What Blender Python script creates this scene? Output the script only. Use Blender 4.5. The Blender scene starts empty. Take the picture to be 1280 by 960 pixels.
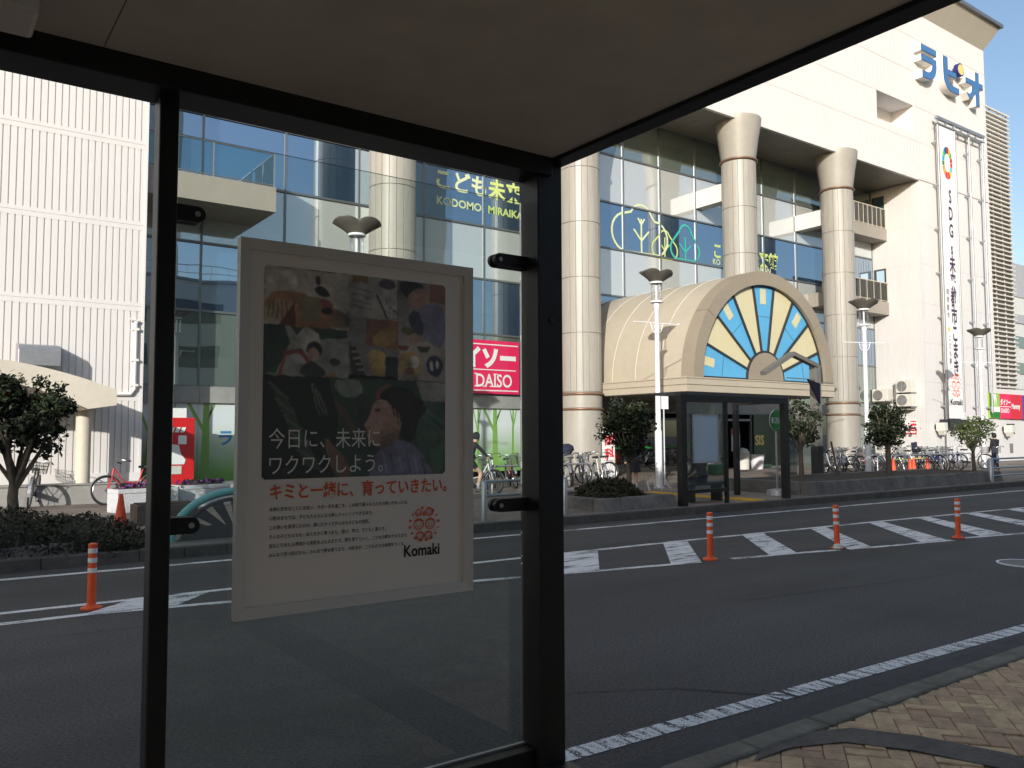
import bpy, bmesh, math, random
from math import sin, cos, pi, radians, sqrt, atan2
from mathutils import Vector, Matrix

random.seed(11)
scn = bpy.context.scene
COL = scn.collection

# ------------------------------------------------------------------ camera
YAW, PITCH, ROLL = radians(35.8), radians(3.55), radians(0.2)
fwd = Vector((sin(YAW) * cos(PITCH), cos(YAW) * cos(PITCH), sin(PITCH)))
rgt0 = Vector((cos(YAW), -sin(YAW), 0.0))
up0 = rgt0.cross(fwd)
rgt = rgt0 * cos(ROLL) - up0 * sin(ROLL)
upv = up0 * cos(ROLL) + rgt0 * sin(ROLL)
cam_d = bpy.data.cameras.new("camera")
cam_d.sensor_width = 36.0
cam_d.lens = 36.0 * 1034.0 / 1280.0
cam_d.clip_start = 0.05
cam_d.clip_end = 2000
cam = bpy.data.objects.new("camera", cam_d)
COL.objects.link(cam)
cam.matrix_world = Matrix(((rgt.x, upv.x, -fwd.x, 0), (rgt.y, upv.y, -fwd.y, 0), (rgt.z, upv.z, -fwd.z, 1.73), (0, 0, 0, 1)))
scn.camera = cam

# ------------------------------------------------------------------ sky, sun, exposure
SUN_EL, SUN_AZ = radians(16.6), radians(228.0)      # azimuth of the sun, clockwise from +Y
world = bpy.data.worlds.new("World")
scn.world = world
world.use_nodes = True
wn = world.node_tree
sky = wn.nodes.new("ShaderNodeTexSky")
sky.sky_type = 'NISHITA'
sky.sun_disc = False
sky.sun_elevation = SUN_EL
sky.sun_rotation = SUN_AZ
sky.air_density = 1.0
sky.dust_density = 1.5
sky.ozone_density = 1.3
bg = wn.nodes["Background"]
bg.inputs["Strength"].default_value = 0.142
wn.links.new(sky.outputs[0], bg.inputs["Color"])
sun_d = bpy.data.lights.new("sun", 'SUN')
sun_d.energy = 3.5
sun_d.angle = radians(0.55)
sun_d.color = (1.0, 0.95, 0.885)
sun = bpy.data.objects.new("sun", sun_d)
COL.objects.link(sun)
to_sun = Vector((sin(SUN_AZ) * cos(SUN_EL), cos(SUN_AZ) * cos(SUN_EL), sin(SUN_EL)))
sun.rotation_euler = to_sun.to_track_quat('Z', 'Y').to_euler()
scn.view_settings.view_transform = 'Standard'
scn.view_settings.look = 'None'
scn.view_settings.gamma = 1.0
scn.view_settings.use_curve_mapping = False
scn.view_settings.exposure = 0.43
scn.render.engine = 'CYCLES'
scn.cycles.use_denoising = True
scn.cycles.max_bounces = 8
scn.cycles.diffuse_bounces = 4
scn.cycles.glossy_bounces = 4
scn.cycles.transparent_max_bounces = 16
scn.cycles.caustics_reflective = False
scn.cycles.caustics_refractive = False

# ------------------------------------------------------------------ materials
MATS = {}


def mat(name, col, rough=.6, metal=0., var=0., vs=4., bump=0., bs=60., rnd=0., spec=.4, var2=None, stretch=None):
    """Principled surface; var = noise variation of colour, rnd = variation per mesh island."""
    if name in MATS:
        return MATS[name]
    m = bpy.data.materials.new(name)
    m.use_nodes = True
    nt = m.node_tree
    b = nt.nodes["Principled BSDF"]
    b.inputs["Base Color"].default_value = (*col, 1)
    b.inputs["Roughness"].default_value = rough
    b.inputs["Metallic"].default_value = metal
    b.inputs["Specular IOR Level"].default_value = spec
    tc = nt.nodes.new("ShaderNodeTexCoord")
    src = tc.outputs["Object"]
    if stretch:
        mp = nt.nodes.new("ShaderNodeMapping")
        mp.inputs["Scale"].default_value = stretch
        nt.links.new(src, mp.inputs["Vector"])
        src = mp.outputs["Vector"]
    last = None
    if var or rnd:
        hv = nt.nodes.new("ShaderNodeHueSaturation")
        hv.inputs["Color"].default_value = (*col, 1)
        vals = []
        if var:
            for sc, amt in ((vs, var), (vs * 7.3, var * .6)):
                n = nt.nodes.new("ShaderNodeTexNoise")
                n.inputs["Scale"].default_value = sc
                n.inputs["Detail"].default_value = 5
                n.inputs["Roughness"].default_value = .6
                nt.links.new(src, n.inputs["Vector"])
                r = nt.nodes.new("ShaderNodeMapRange")
                r.inputs["From Min"].default_value = .28
                r.inputs["From Max"].default_value = .72
                r.inputs["To Min"].default_value = 1 - amt
                r.inputs["To Max"].default_value = 1 + amt
                nt.links.new(n.outputs["Fac"], r.inputs["Value"])
                vals.append(r.outputs[0])
        if rnd:
            g = nt.nodes.new("ShaderNodeNewGeometry")
            r = nt.nodes.new("ShaderNodeMapRange")
            r.inputs["To Min"].default_value = 1 - rnd
            r.inputs["To Max"].default_value = 1 + rnd
            nt.links.new(g.outputs["Random Per Island"], r.inputs["Value"])
            vals.append(r.outputs[0])
            r2 = nt.nodes.new("ShaderNodeMapRange")
            r2.inputs["To Min"].default_value = .5 - .05 * rnd
            r2.inputs["To Max"].default_value = .5 + .05 * rnd
            nt.links.new(g.outputs["Random Per Island"], r2.inputs["Value"])
            nt.links.new(r2.outputs[0], hv.inputs["Hue"])
        v = vals[0]
        for w in vals[1:]:
            mu = nt.nodes.new("ShaderNodeMath")
            mu.operation = 'MULTIPLY'
            nt.links.new(v, mu.inputs[0])
            nt.links.new(w, mu.inputs[1])
            v = mu.outputs[0]
        nt.links.new(v, hv.inputs["Value"])
        nt.links.new(hv.outputs["Color"], b.inputs["Base Color"])
    if bump:
        n = nt.nodes.new("ShaderNodeTexNoise")
        n.inputs["Scale"].default_value = bs
        n.inputs["Detail"].default_value = 4
        nt.links.new(src, n.inputs["Vector"])
        bp = nt.nodes.new("ShaderNodeBump")
        bp.inputs["Strength"].default_value = bump
        bp.inputs["Distance"].default_value = .02
        nt.links.new(n.outputs["Fac"], bp.inputs["Height"])
        nt.links.new(bp.outputs["Normal"], b.inputs["Normal"])
    MATS[name] = m
    return m


def glass_mat(name, tint, refl=1.0, ior=1.5):
    """Thin clear glazing: transmits straight through, reflects by Fresnel."""
    m = bpy.data.materials.new(name)
    m.use_nodes = True
    nt = m.node_tree
    nt.nodes.clear()
    out = nt.nodes.new("ShaderNodeOutputMaterial")
    tr = nt.nodes.new("ShaderNodeBsdfTransparent")
    tr.inputs["Color"].default_value = (*tint, 1)
    gl = nt.nodes.new("ShaderNodeBsdfGlossy")
    gl.inputs["Roughness"].default_value = .0
    fr = nt.nodes.new("ShaderNodeFresnel")
    fr.inputs["IOR"].default_value = ior
    mu = nt.nodes.new("ShaderNodeMath")
    mu.operation = 'MULTIPLY'
    mu.inputs[1].default_value = refl
    mx = nt.nodes.new("ShaderNodeMixShader")
    nt.links.new(fr.outputs[0], mu.inputs[0])
    nt.links.new(mu.outputs[0], mx.inputs[0])
    nt.links.new(tr.outputs[0], mx.inputs[1])
    nt.links.new(gl.outputs[0], mx.inputs[2])
    nt.links.new(mx.outputs[0], out.inputs[0])
    MATS[name] = m
    return m


def pane_mat(name, back, gloss, fac, rough=.012, wav=.02):
    """Reflective facade pane: dark or pale backing under a mirror-like coat, slightly uneven."""
    m = bpy.data.materials.new(name)
    m.use_nodes = True
    nt = m.node_tree
    nt.nodes.clear()
    out = nt.nodes.new("ShaderNodeOutputMaterial")
    df = nt.nodes.new("ShaderNodeBsdfDiffuse")
    df.inputs["Color"].default_value = (*back, 1)
    gl = nt.nodes.new("ShaderNodeBsdfGlossy")
    gl.inputs["Color"].default_value = (*gloss, 1)
    gl.inputs["Roughness"].default_value = rough
    mx = nt.nodes.new("ShaderNodeMixShader")
    mx.inputs[0].default_value = fac
    tc = nt.nodes.new("ShaderNodeTexCoord")
    n = nt.nodes.new("ShaderNodeTexNoise")
    n.inputs["Scale"].default_value = .5
    n.inputs["Detail"].default_value = 1
    bp = nt.nodes.new("ShaderNodeBump")
    bp.inputs["Strength"].default_value = wav
    bp.inputs["Distance"].default_value = .3
    nt.links.new(tc.outputs["Object"], n.inputs["Vector"])
    nt.links.new(n.outputs["Fac"], bp.inputs["Height"])
    nt.links.new(bp.outputs["Normal"], gl.inputs["Normal"])
    nt.links.new(df.outputs[0], mx.inputs[1])
    nt.links.new(gl.outputs[0], mx.inputs[2])
    nt.links.new(mx.outputs[0], out.inputs[0])
    MATS[name] = m
    return m


def worn_paint(name, col, wear, scale=(2.2, 14, 1)):
    """Road paint with streaky worn-through places (transparent where worn)."""
    m = bpy.data.materials.new(name)
    m.use_nodes = True
    nt = m.node_tree
    b = nt.nodes["Principled BSDF"]
    b.inputs["Base Color"].default_value = (*col, 1)
    b.inputs["Roughness"].default_value = .75
    out = nt.nodes["Material Output"]
    tr = nt.nodes.new("ShaderNodeBsdfTransparent")
    mx = nt.nodes.new("ShaderNodeMixShader")
    tc = nt.nodes.new("ShaderNodeTexCoord")
    mp = nt.nodes.new("ShaderNodeMapping")
    mp.inputs["Scale"].default_value = scale
    n = nt.nodes.new("ShaderNodeTexNoise")
    n.inputs["Scale"].default_value = 1.0
    n.inputs["Detail"].default_value = 8
    n.inputs["Roughness"].default_value = .72
    n2 = nt.nodes.new("ShaderNodeTexNoise")
    n2.inputs["Scale"].default_value = 90
    n2.inputs["Detail"].default_value = 2
    ad = nt.nodes.new("ShaderNodeMath")
    ad.operation = 'MULTIPLY_ADD'
    ad.inputs[1].default_value = .35
    r = nt.nodes.new("ShaderNodeMapRange")
    r.inputs["From Min"].default_value = wear + .135
    r.inputs["From Max"].default_value = wear + .215
    nt.links.new(tc.outputs["Object"], mp.inputs["Vector"])
    nt.links.new(mp.outputs[0], n.inputs["Vector"])
    nt.links.new(tc.outputs["Object"], n2.inputs["Vector"])
    nt.links.new(n2.outputs["Fac"], ad.inputs[0])
    nt.links.new(n.outputs["Fac"], ad.inputs[2])
    nt.links.new(ad.outputs[0], r.inputs["Value"])
    nt.links.new(r.outputs[0], mx.inputs[0])
    nt.links.new(tr.outputs[0], mx.inputs[1])
    nt.links.new(b.outputs[0], mx.inputs[2])
    nt.links.new(mx.outputs[0], out.inputs[0])
    MATS[name] = m
    return m


def asphalt_mat():
    m = bpy.data.materials.new("asphalt")
    m.use_nodes = True
    nt = m.node_tree
    b = nt.nodes["Principled BSDF"]
    b.inputs["Roughness"].default_value = .82
    tc = nt.nodes.new("ShaderNodeTexCoord")
    sp = nt.nodes.new("ShaderNodeTexNoise")
    sp.inputs["Scale"].default_value = 48
    sp.inputs["Detail"].default_value = 6
    big = nt.nodes.new("ShaderNodeTexNoise")
    big.inputs["Scale"].default_value = .35
    big.inputs["Detail"].default_value = 6
    mp = nt.nodes.new("ShaderNodeMapping")
    mp.inputs["Scale"].default_value = (.15, 1.1, 1)
    trk = nt.nodes.new("ShaderNodeTexNoise")
    trk.inputs["Scale"].default_value = 1.0
    trk.inputs["Detail"].default_value = 4
    for n in (sp, big):
        nt.links.new(tc.outputs["Object"], n.inputs["Vector"])
    nt.links.new(tc.outputs["Object"], mp.inputs["Vector"])
    nt.links.new(mp.outputs[0], trk.inputs["Vector"])
    cr = nt.nodes.new("ShaderNodeValToRGB")
    cr.color_ramp.elements[0].position = .25
    cr.color_ramp.elements[0].color = (.010, .0095, .009, 1)
    cr.color_ramp.elements[1].position = .75
    cr.color_ramp.elements[1].color = (.106, .100, .094, 1)
    nt.links.new(sp.outputs["Fac"], cr.inputs[0])
    hv = nt.nodes.new("ShaderNodeHueSaturation")
    ad = nt.nodes.new("ShaderNodeMath")
    ad.operation = 'ADD'
    nt.links.new(big.outputs["Fac"], ad.inputs[0])
    nt.links.new(trk.outputs["Fac"], ad.inputs[1])
    r = nt.nodes.new("ShaderNodeMapRange")
    r.inputs["From Min"].default_value = .6
    r.inputs["From Max"].default_value = 1.4
    r.inputs["To Min"].default_value = .5
    r.inputs["To Max"].default_value = 1.45
    nt.links.new(ad.outputs[0], r.inputs["Value"])
    nt.links.new(r.outputs[0], hv.inputs["Value"])
    nt.links.new(cr.outputs[0], hv.inputs["Color"])
    nt.links.new(hv.outputs[0], b.inputs["Base Color"])
    bp = nt.nodes.new("ShaderNodeBump")
    bp.inputs["Strength"].default_value = .5
    bp.inputs["Distance"].default_value = .01
    nt.links.new(sp.outputs["Fac"], bp.inputs["Height"])
    nt.links.new(bp.outputs["Normal"], b.inputs["Normal"])
    MATS["asphalt"] = m
    return m


def paving_mat(name, c1, c2, mortar, bw, bh):
    m = bpy.data.materials.new(name)
    m.use_nodes = True
    nt = m.node_tree
    b = nt.nodes["Principled BSDF"]
    b.inputs["Roughness"].default_value = .85
    tc = nt.nodes.new("ShaderNodeTexCoord")
    br = nt.nodes.new("ShaderNodeTexBrick")
    br.inputs["Color1"].default_value = (*c1, 1)
    br.inputs["Color2"].default_value = (*c2, 1)
    br.inputs["Mortar"].default_value = (*mortar, 1)
    br.inputs["Scale"].default_value = 1
    br.inputs["Brick Width"].default_value = bw
    br.inputs["Row Height"].default_value = bh
    br.inputs["Mortar Size"].default_value = .006
    nz = nt.nodes.new("ShaderNodeTexNoise")
    nz.inputs["Scale"].default_value = .8
    nz.inputs["Detail"].default_value = 8
    hv = nt.nodes.new("ShaderNodeHueSaturation")
    r = nt.nodes.new("ShaderNodeMapRange")
    r.inputs["From Min"].default_value = .3
    r.inputs["From Max"].default_value = .7
    r.inputs["To Min"].default_value = .65
    r.inputs["To Max"].default_value = 1.3
    nt.links.new(tc.outputs["Object"], br.inputs["Vector"])
    nt.links.new(tc.outputs["Object"], nz.inputs["Vector"])
    nt.links.new(nz.outputs["Fac"], r.inputs["Value"])
    nt.links.new(r.outputs[0], hv.inputs["Value"])
    nt.links.new(br.outputs["Color"], hv.inputs["Color"])
    nt.links.new(hv.outputs[0], b.inputs["Base Color"])
    MATS[name] = m
    return m


def gradient_print(name, top, bottom, z0, z1):
    """A printed panel whose artwork runs from pale at the top to green at the bottom."""
    m = bpy.data.materials.new(name)
    m.use_nodes = True
    nt = m.node_tree
    b = nt.nodes["Principled BSDF"]
    b.inputs["Roughness"].default_value = .35
    tc = nt.nodes.new("ShaderNodeTexCoord")
    sx = nt.nodes.new("ShaderNodeSeparateXYZ")
    r = nt.nodes.new("ShaderNodeMapRange")
    r.inputs["From Min"].default_value = z0
    r.inputs["From Max"].default_value = z1
    cr = nt.nodes.new("ShaderNodeValToRGB")
    cr.color_ramp.elements[0].color = (*bottom, 1)
    cr.color_ramp.elements[1].color = (*top, 1)
    nt.links.new(tc.outputs["Object"], sx.inputs[0])
    nt.links.new(sx.outputs["Z"], r.inputs["Value"])
    nt.links.new(r.outputs[0], cr.inputs[0])
    nt.links.new(cr.outputs[0], b.inputs["Base Color"])
    MATS[name] = m
    return m


asphalt_mat()
worn_paint("road_paint", (.78, .77, .74), .435, (1.4, 9, 1))
mat("strip_dark", (.115, .10, .085), .9, var=.35, vs=5, bump=.5, bs=60)
mat("moss_kerb", (.165, .148, .115), .9, var=.3, vs=3, bump=.3, bs=40)
mat("gutter", (.052, .052, .052), .85, var=.3, vs=1.5, bump=.3, bs=60)
worn_paint("dust_line", (.26, .25, .23), .50, (3, 30, 1))
worn_paint("edge_paint", (.72, .71, .68), .46, (16, 2.0, 1))
paving_mat("plaza_paving", (.27, .225, .18), (.20, .165, .135), (.10, .09, .08), .2, .1)
glass_mat("shelter_glass", (.90, .94, .93), .75)
glass_mat("far_glass", (.93, .965, .95), .6)
glass_mat("rail_glass", (.78, .90, .93), 1.6)
glass_mat("lamp_glass", (.97, .98, .99), .5)
pane_mat("vision_glass", (.03, .065, .12), (.62, .74, .88), .56)
pane_mat("pale_glass", (.56, .58, .56), (.74, .79, .84), .40)
pane_mat("dim_glass", (.13, .16, .135), (.70, .78, .80), .42)
mat("white_panel", (.675, .657, .64), .5, var=.028, vs=.5, stretch=(2.5, 2.5, .22))
mat("white_trim", (.74, .72, .68), .5, var=.03, vs=.5)
mat("cream_stone", (.60, .555, .46), .55, var=.07, vs=1.2, bump=.05)
mat("column_panel", (.345, .325, .283), .42, var=.10, vs=.5, stretch=(3, 3, .5))
mat("capital_metal", (.33, .31, .27), .45, var=.08, vs=.8)
mat("copper", (.24, .145, .095), .4, .4)
mat("canopy_tan", (.47, .415, .32), .42, var=.06, vs=.5)
mat("canopy_rim", (.31, .262, .195), .5, var=.06, vs=.7)
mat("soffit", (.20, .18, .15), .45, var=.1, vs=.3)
mat("cornice_beige", (.44, .40, .33), .55, var=.05, vs=.4)
mat("slab_taupe", (.33, .30, .255), .6, var=.07, vs=.6)
mat("grey_concrete", (.30, .295, .28), .8, var=.14, vs=.9, bump=.15)
mat("kerb_stone", (.21, .205, .195), .85, var=.22, vs=1.5, bump=.3, bs=40)
mat("dark_kerb", (.085, .082, .075), .9, var=.3, vs=2, bump=.3, bs=40)
mat("black_metal", (.012, .011, .011), .45, var=.4, vs=5, bump=.04, bs=200)
mat("dark_frame", (.035, .035, .038), .4)
mat("mullion_metal", (.19, .20, .21), .35, .5)
mat("chrome", (.34, .35, .36), .3, .9)
mat("steel", (.40, .41, .43), .4, .7, var=.1, vs=3)
mat("white_paint", (.78, .78, .79), .4, var=.04, vs=2)
mat("ceiling_board", (.63, .61, .58), .7, var=.10, vs=.9)
mat("frame_grey", (.70, .665, .63), .38, .05, var=.03)
mat("paper_white", (.86, .80, .74), .55)
mat("orange_rubber", (.78, .105, .025), .5, var=.10, vs=8)
mat("cone_orange", (.80, .10, .035), .5, var=.08, vs=6)
mat("reflective_white", (.70, .70, .72), .4, var=.1, vs=10)
mat("black_rubber", (.018, .018, .019), .7)
mat("bark", (.13, .105, .085), .9, var=.3, vs=12, bump=.6, bs=30)
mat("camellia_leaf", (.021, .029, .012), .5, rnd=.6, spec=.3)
mat("lit_leaf", (.085, .115, .030), .42, rnd=.5, spec=.5)  # lighter green for the tree in sun, sunlight put into the colour
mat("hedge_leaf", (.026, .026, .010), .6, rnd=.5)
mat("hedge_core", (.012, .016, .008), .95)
mat("red_flower", (.55, .03, .03), .5)
mat("purple_flower", (.12, .03, .16), .6, rnd=.4)
mat("soil", (.07, .055, .04), .95, var=.3, vs=8, bump=.5)
mat("bed_stone", (.135, .13, .122), .85, var=.35, vs=2.5, bump=.5, bs=25)
mat("red_paint", (.62, .018, .022), .35)
mat("pink_red", (.76, .022, .11), .4)
mat("sign_red", (.62, .02, .045), .4)
mat("text_white", (.82, .81, .79), .5)
mat("text_black", (.012, .012, .014), .6)
mat("text_purple", (.06, .03, .07), .6)
mat("text_orange", (.80, .13, .05), .5)
mat("text_red", (.70, .04, .06), .5)
mat("text_blue", (.05, .22, .48), .5)
mat("sign_blue", (.055, .17, .38), .3, var=.08, vs=1.0)
mat("sign_edge", (.02, .025, .16), .5)
mat("sign_yellow", (.78, .60, .20), .45)
mat("green_light", (.30, .52, .10), .5)
mat("green_dark", (.03, .20, .035), .5)
mat("mural_tree", (.20, .38, .08), .45)
mat("window_green", (.03, .075, .05), .25)
mat("rail_cream", (.62, .57, .44), .4)
mat("dark_steel", (.20, .19, .17), .45, .3)
mat("text_grey", (.10, .095, .095), .6)
mat("spoke_grey", (.075, .075, .078), .6)
mat("violet", (.10, .07, .28), .5)
mat("ray_blue", (.11, .40, .66), .3, var=.05, vs=1.0)
mat("ray_yellow", (.64, .58, .36), .3, var=.03, vs=1.0)
mat("decal_cream", (.62, .68, .42), .5)
mat("decal_lime", (.55, .66, .22), .5)
mat("decal_teal", (.05, .42, .36), .5)
mat("teal_paint", (.16, .42, .42), .4, var=.05, vs=4)
mat("shade_bronze", (.11, .10, .085), .45, .3)
mat("ac_white", (.66, .64, .57), .45)
mat("ac_grille", (.20, .19, .17), .5)
mat("tactile_yellow", (.72, .44, .03), .75, var=.1, vs=4)
mat("skin", (.55, .34, .25), .5)
mat("hair_black", (.012, .010, .009), .5)
mat("cloth_black", (.016, .016, .02), .8)
mat("cloth_navy", (.022, .026, .05), .8)
mat("cloth_grey", (.20, .20, .22), .8)
mat("cloth_white", (.62, .62, .62), .8)
mat("green_bag", (.03, .22, .07), .6)
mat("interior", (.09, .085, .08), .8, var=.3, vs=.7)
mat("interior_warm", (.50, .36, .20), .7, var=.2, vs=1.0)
mat("blue_poster_back", (.32, .42, .52), .55, var=.03, vs=2)
mat("panel_yellow", (.66, .50, .24), .5)
mat("solar_cell", (.010, .010, .018), .9, spec=.1)
mat("station_cream", (.62, .60, .54), .7, var=.06, vs=.3)
mat("station_grey", (.34, .33, .31), .7, var=.06, vs=.3)
mat("station_window", (.04, .05, .06), .15)
mat("far_grey", (.36, .37, .40), .8, var=.06, vs=.2)
mat("far_white", (.58, .58, .58), .8, var=.05, vs=.2)
gradient_print("mural_print", (.66, .70, .72), (.16, .36, .06), .6, 2.1)

# ------------------------------------------------------------------ mesh building


class MB:
    def __init__(self):
        self.v, self.f, self.m = [], [], []

    def add(self, vs, fs, m=0):
        o = len(self.v)
        self.v += [tuple(p) for p in vs]
        for f in fs:
            self.f.append([o + i for i in f])
            self.m.append(m)

    def box(self, x0, x1, y0, y1, z0, z1, m=0):
        v = [(x0, y0, z0), (x1, y0, z0), (x1, y1, z0), (x0, y1, z0), (x0, y0, z1), (x1, y0, z1), (x1, y1, z1), (x0, y1, z1)]
        self.add(v, [(3, 2, 1, 0), (4, 5, 6, 7), (0, 1, 5, 4), (1, 2, 6, 5), (2, 3, 7, 6), (3, 0, 4, 7)], m)
        return self

    def obox(self, c, ux, uy, uz, m=0):
        """box from its centre and three half-axis vectors"""
        c, ux, uy, uz = map(Vector, (c, ux, uy, uz))
        v = [c + sx * ux + sy * uy + sz * uz for sz in (-1, 1) for sx, sy in ((-1, -1), (1, -1), (1, 1), (-1, 1))]
        self.add(v, [(3, 2, 1, 0), (4, 5, 6, 7), (0, 1, 5, 4), (1, 2, 6, 5), (2, 3, 7, 6), (3, 0, 4, 7)], m)
        return self

    def tube(self, pts, r, n=8, m=0, cap=True, closed=False):
        pts = [Vector(p) for p in pts]
        k = len(pts)
        rs = r if isinstance(r, (list, tuple)) else [r] * k
        up = None
        vs = []
        for i, p in enumerate(pts):
            if closed:
                t = pts[(i + 1) % k] - pts[i - 1]
            else:
                t = pts[min(i + 1, k - 1)] - pts[max(i - 1, 0)]
            t = t.normalized() if t.length > 1e-9 else Vector((0, 0, 1))
            if up is None:
                up = Vector((0, 0, 1)) if abs(t.z) < .9 else Vector((1, 0, 0))
            a = t.cross(up)
            a = a.normalized() if a.length > 1e-6 else t.orthogonal().normalized()
            up = a.cross(t).normalized()
            for j in range(n):
                an = 2 * pi * j / n
                vs.append(p + (a * cos(an) + up * sin(an)) * rs[i])
        fs = []
        for i in range(k if closed else k - 1):
            i2 = (i + 1) % k
            for j in range(n):
                j2 = (j + 1) % n
                fs.append((i * n + j, i * n + j2, i2 * n + j2, i2 * n + j))
        if cap and not closed:
            fs.append(tuple(range(n - 1, -1, -1)))
            fs.append(tuple((k - 1) * n + j for j in range(n)))
        self.add(vs, fs, m)
        return self

    def lathe(self, prof, cx=0, cy=0, n=24, m=0, rmod=None):
        vs, fs = [], []
        for r, z in prof:
            for j in range(n):
                a = 2 * pi * j / n
                q = rmod(a) if rmod else 1
                vs.append((cx + r * q * cos(a), cy + r * q * sin(a), z))
        for i in range(len(prof) - 1):
            for j in range(n):
                j2 = (j + 1) % n
                fs.append((i * n + j, i * n + j2, (i + 1) * n + j2, (i + 1) * n + j))
        if prof[0][0] > 1e-6:
            fs.append(tuple(range(n - 1, -1, -1)))
        if prof[-1][0] > 1e-6:
            fs.append(tuple((len(prof) - 1) * n + j for j in range(n)))
        self.add(vs, fs, m)
        return self

    def prism(self, out, plane, a, b, m=0):
        """closed outline (2-D) swept from a to b along the axis missing from plane"""
        def P(u, v, w):
            return {'xz': (u, w, v), 'xy': (u, v, w), 'yz': (w, u, v)}[plane]
        n = len(out)
        vs = [P(u, v, a) for u, v in out] + [P(u, v, b) for u, v in out]
        fs = [tuple(range(n)), tuple(range(2 * n - 1, n - 1, -1))]
        for i in range(n):
            j = (i + 1) % n
            fs.append((i, i + n, j + n, j))
        self.add(vs, fs, m)
        return self

    def ring(self, out, inn, plane, a, b, m=0):
        """band between two outlines with the same number of points"""
        def P(u, v, w):
            return {'xz': (u, w, v), 'xy': (u, v, w), 'yz': (w, u, v)}[plane]
        n = len(out)
        vs = [P(*p, w) for w in (a, b) for lst in (out, inn) for p in lst]
        fs = []
        for i in range(n):
            j = (i + 1) % n
            fs += [(i, j, n + j, n + i), (2 * n + i, 3 * n + i, 3 * n + j, 2 * n + j), (i, 2 * n + i, 2 * n + j, j), (n + i, n + j, 3 * n + j, 3 * n + i)]
        self.add(vs, fs, m)
        return self

    def text(self, body, size, x, y, z, m=0, bold=.02, sx=1., align='LEFT', face='-y', ext=0., shear=0.):
        """lettering standing in a wall plane; x,z = baseline start"""
        vs, fs, wd = text_mesh(body, bold, align)
        pts = []
        for a, b, c in vs:
            u, w = (a + b * shear) * size * sx, b * size
            if face == '-y':
                pts.append((x + u, y, z + w))
            elif face == '-x':
                pts.append((x, y - u, z + w))
            else:
                pts.append((x + u, y + w, z))
        self.add(pts, fs, m)
        return self

    def build(self, name, mats, parent=None, smooth=0, bevel=0., local=False, recalc=True):
        off = Vector((0, 0, 0))
        if parent is not None and not local:
            q = parent
            while q is not None:
                off += q.location
                q = q.parent
        me = bpy.data.meshes.new(name)
        me.from_pydata([(a - off.x, b - off.y, c - off.z) for a, b, c in self.v], [], self.f)
        if isinstance(mats, str):
            mats = [mats]
        for k in mats:
            me.materials.append(MATS[k])
        if len(mats) > 1:
            me.polygons.foreach_set("material_index", self.m)
        if recalc:
            bm = bmesh.new()
            bm.from_mesh(me)
            bmesh.ops.recalc_face_normals(bm, faces=bm.faces)
            bm.to_mesh(me)
            bm.free()
        if smooth:
            me.polygons.foreach_set("use_smooth", [True] * len(me.polygons))
            me.set_sharp_from_angle(angle=radians(smooth))
        me.update()
        o = bpy.data.objects.new(name, me)
        COL.objects.link(o)
        if parent is not None:
            o.parent = parent
        if bevel:
            bv = o.modifiers.new("bevel", 'BEVEL')
            bv.width = bevel
            bv.segments = 2
            bv.limit_method = 'ANGLE'
            bv.angle_limit = radians(40)
        return o


TXT = {}


def text_mesh(body, bold, align):
    key = (body, bold, align)
    if key not in TXT:
        c = bpy.data.curves.new("lettering", 'FONT')
        c.body = body
        c.size = 1
        c.offset = bold
        c.resolution_u = 3
        c.align_x = align
        o = bpy.data.objects.new("lettering", c)
        COL.objects.link(o)
        bpy.context.view_layer.update()
        dg = bpy.context.evaluated_depsgraph_get()
        me = bpy.data.meshes.new_from_object(o.evaluated_get(dg))
        vs = [tuple(v.co) for v in me.vertices]
        fs = [tuple(p.vertices) for p in me.polygons]
        wd = max((v[0] for v in vs), default=0)
        TXT[key] = (vs, fs, wd)
        bpy.data.objects.remove(o)
        bpy.data.curves.remove(c)
        bpy.data.meshes.remove(me)
    return TXT[key]


def tag(o, label=None, cat=None, group=None, kind=None):
    if label:
        o["label"] = label
    if cat:
        o["category"] = cat
    if group:
        o["group"] = group
    if kind:
        o["kind"] = kind
    return o


def thing(name, label, cat, loc=(0, 0, 0), rz=0., group=None):
    o = bpy.data.objects.new(name, None)
    o.empty_display_size = .2
    COL.objects.link(o)
    o.location = loc
    o.rotation_euler = (0, 0, rz)
    return tag(o, label, cat, group)


def dup(root, loc, rz=0., label=None, scale=None):
    def cp(o, parent):
        c = o.copy()
        COL.objects.link(c)
        if parent is not None:
            c.parent = parent
        for ch in o.children:
            cp(ch, c)
        return c
    r = cp(root, None)
    r.location = loc
    r.rotation_euler = (0, 0, rz)
    if scale:
        r.scale = scale
    if label:
        r["label"] = label
    return r


def struct(o):
    o["kind"] = "structure"
    return o


def arc(cx, cy, r, a0, a1, n):
    return [(cx + r * cos(radians(a0 + (a1 - a0) * i / n)), cy + r * sin(radians(a0 + (a1 - a0) * i / n))) for i in range(n + 1)]


def rrect(x0, x1, z0, z1, r, n=4):
    o = []
    for cx, cz, a in ((x1 - r, z1 - r, 0), (x0 + r, z1 - r, 90), (x0 + r, z0 + r, 180), (x1 - r, z0 + r, 270)):
        o += arc(cx, cz, r, a, a + 90, n)
    return o

# ================================================================== SETTING
g = MB().box(-700, 900, -500, 900, -.6, -.03)
struct(g.build("ground", "asphalt"))
KERB_N, KERB_F = 2.95, 12.45
rd = MB()
rd.add([(-160, KERB_N, 0), (260, KERB_N, 0), (260, KERB_F, 0), (-160, KERB_F, 0)], [(0, 1, 2, 3)])
struct(rd.build("road", "asphalt"))

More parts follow.
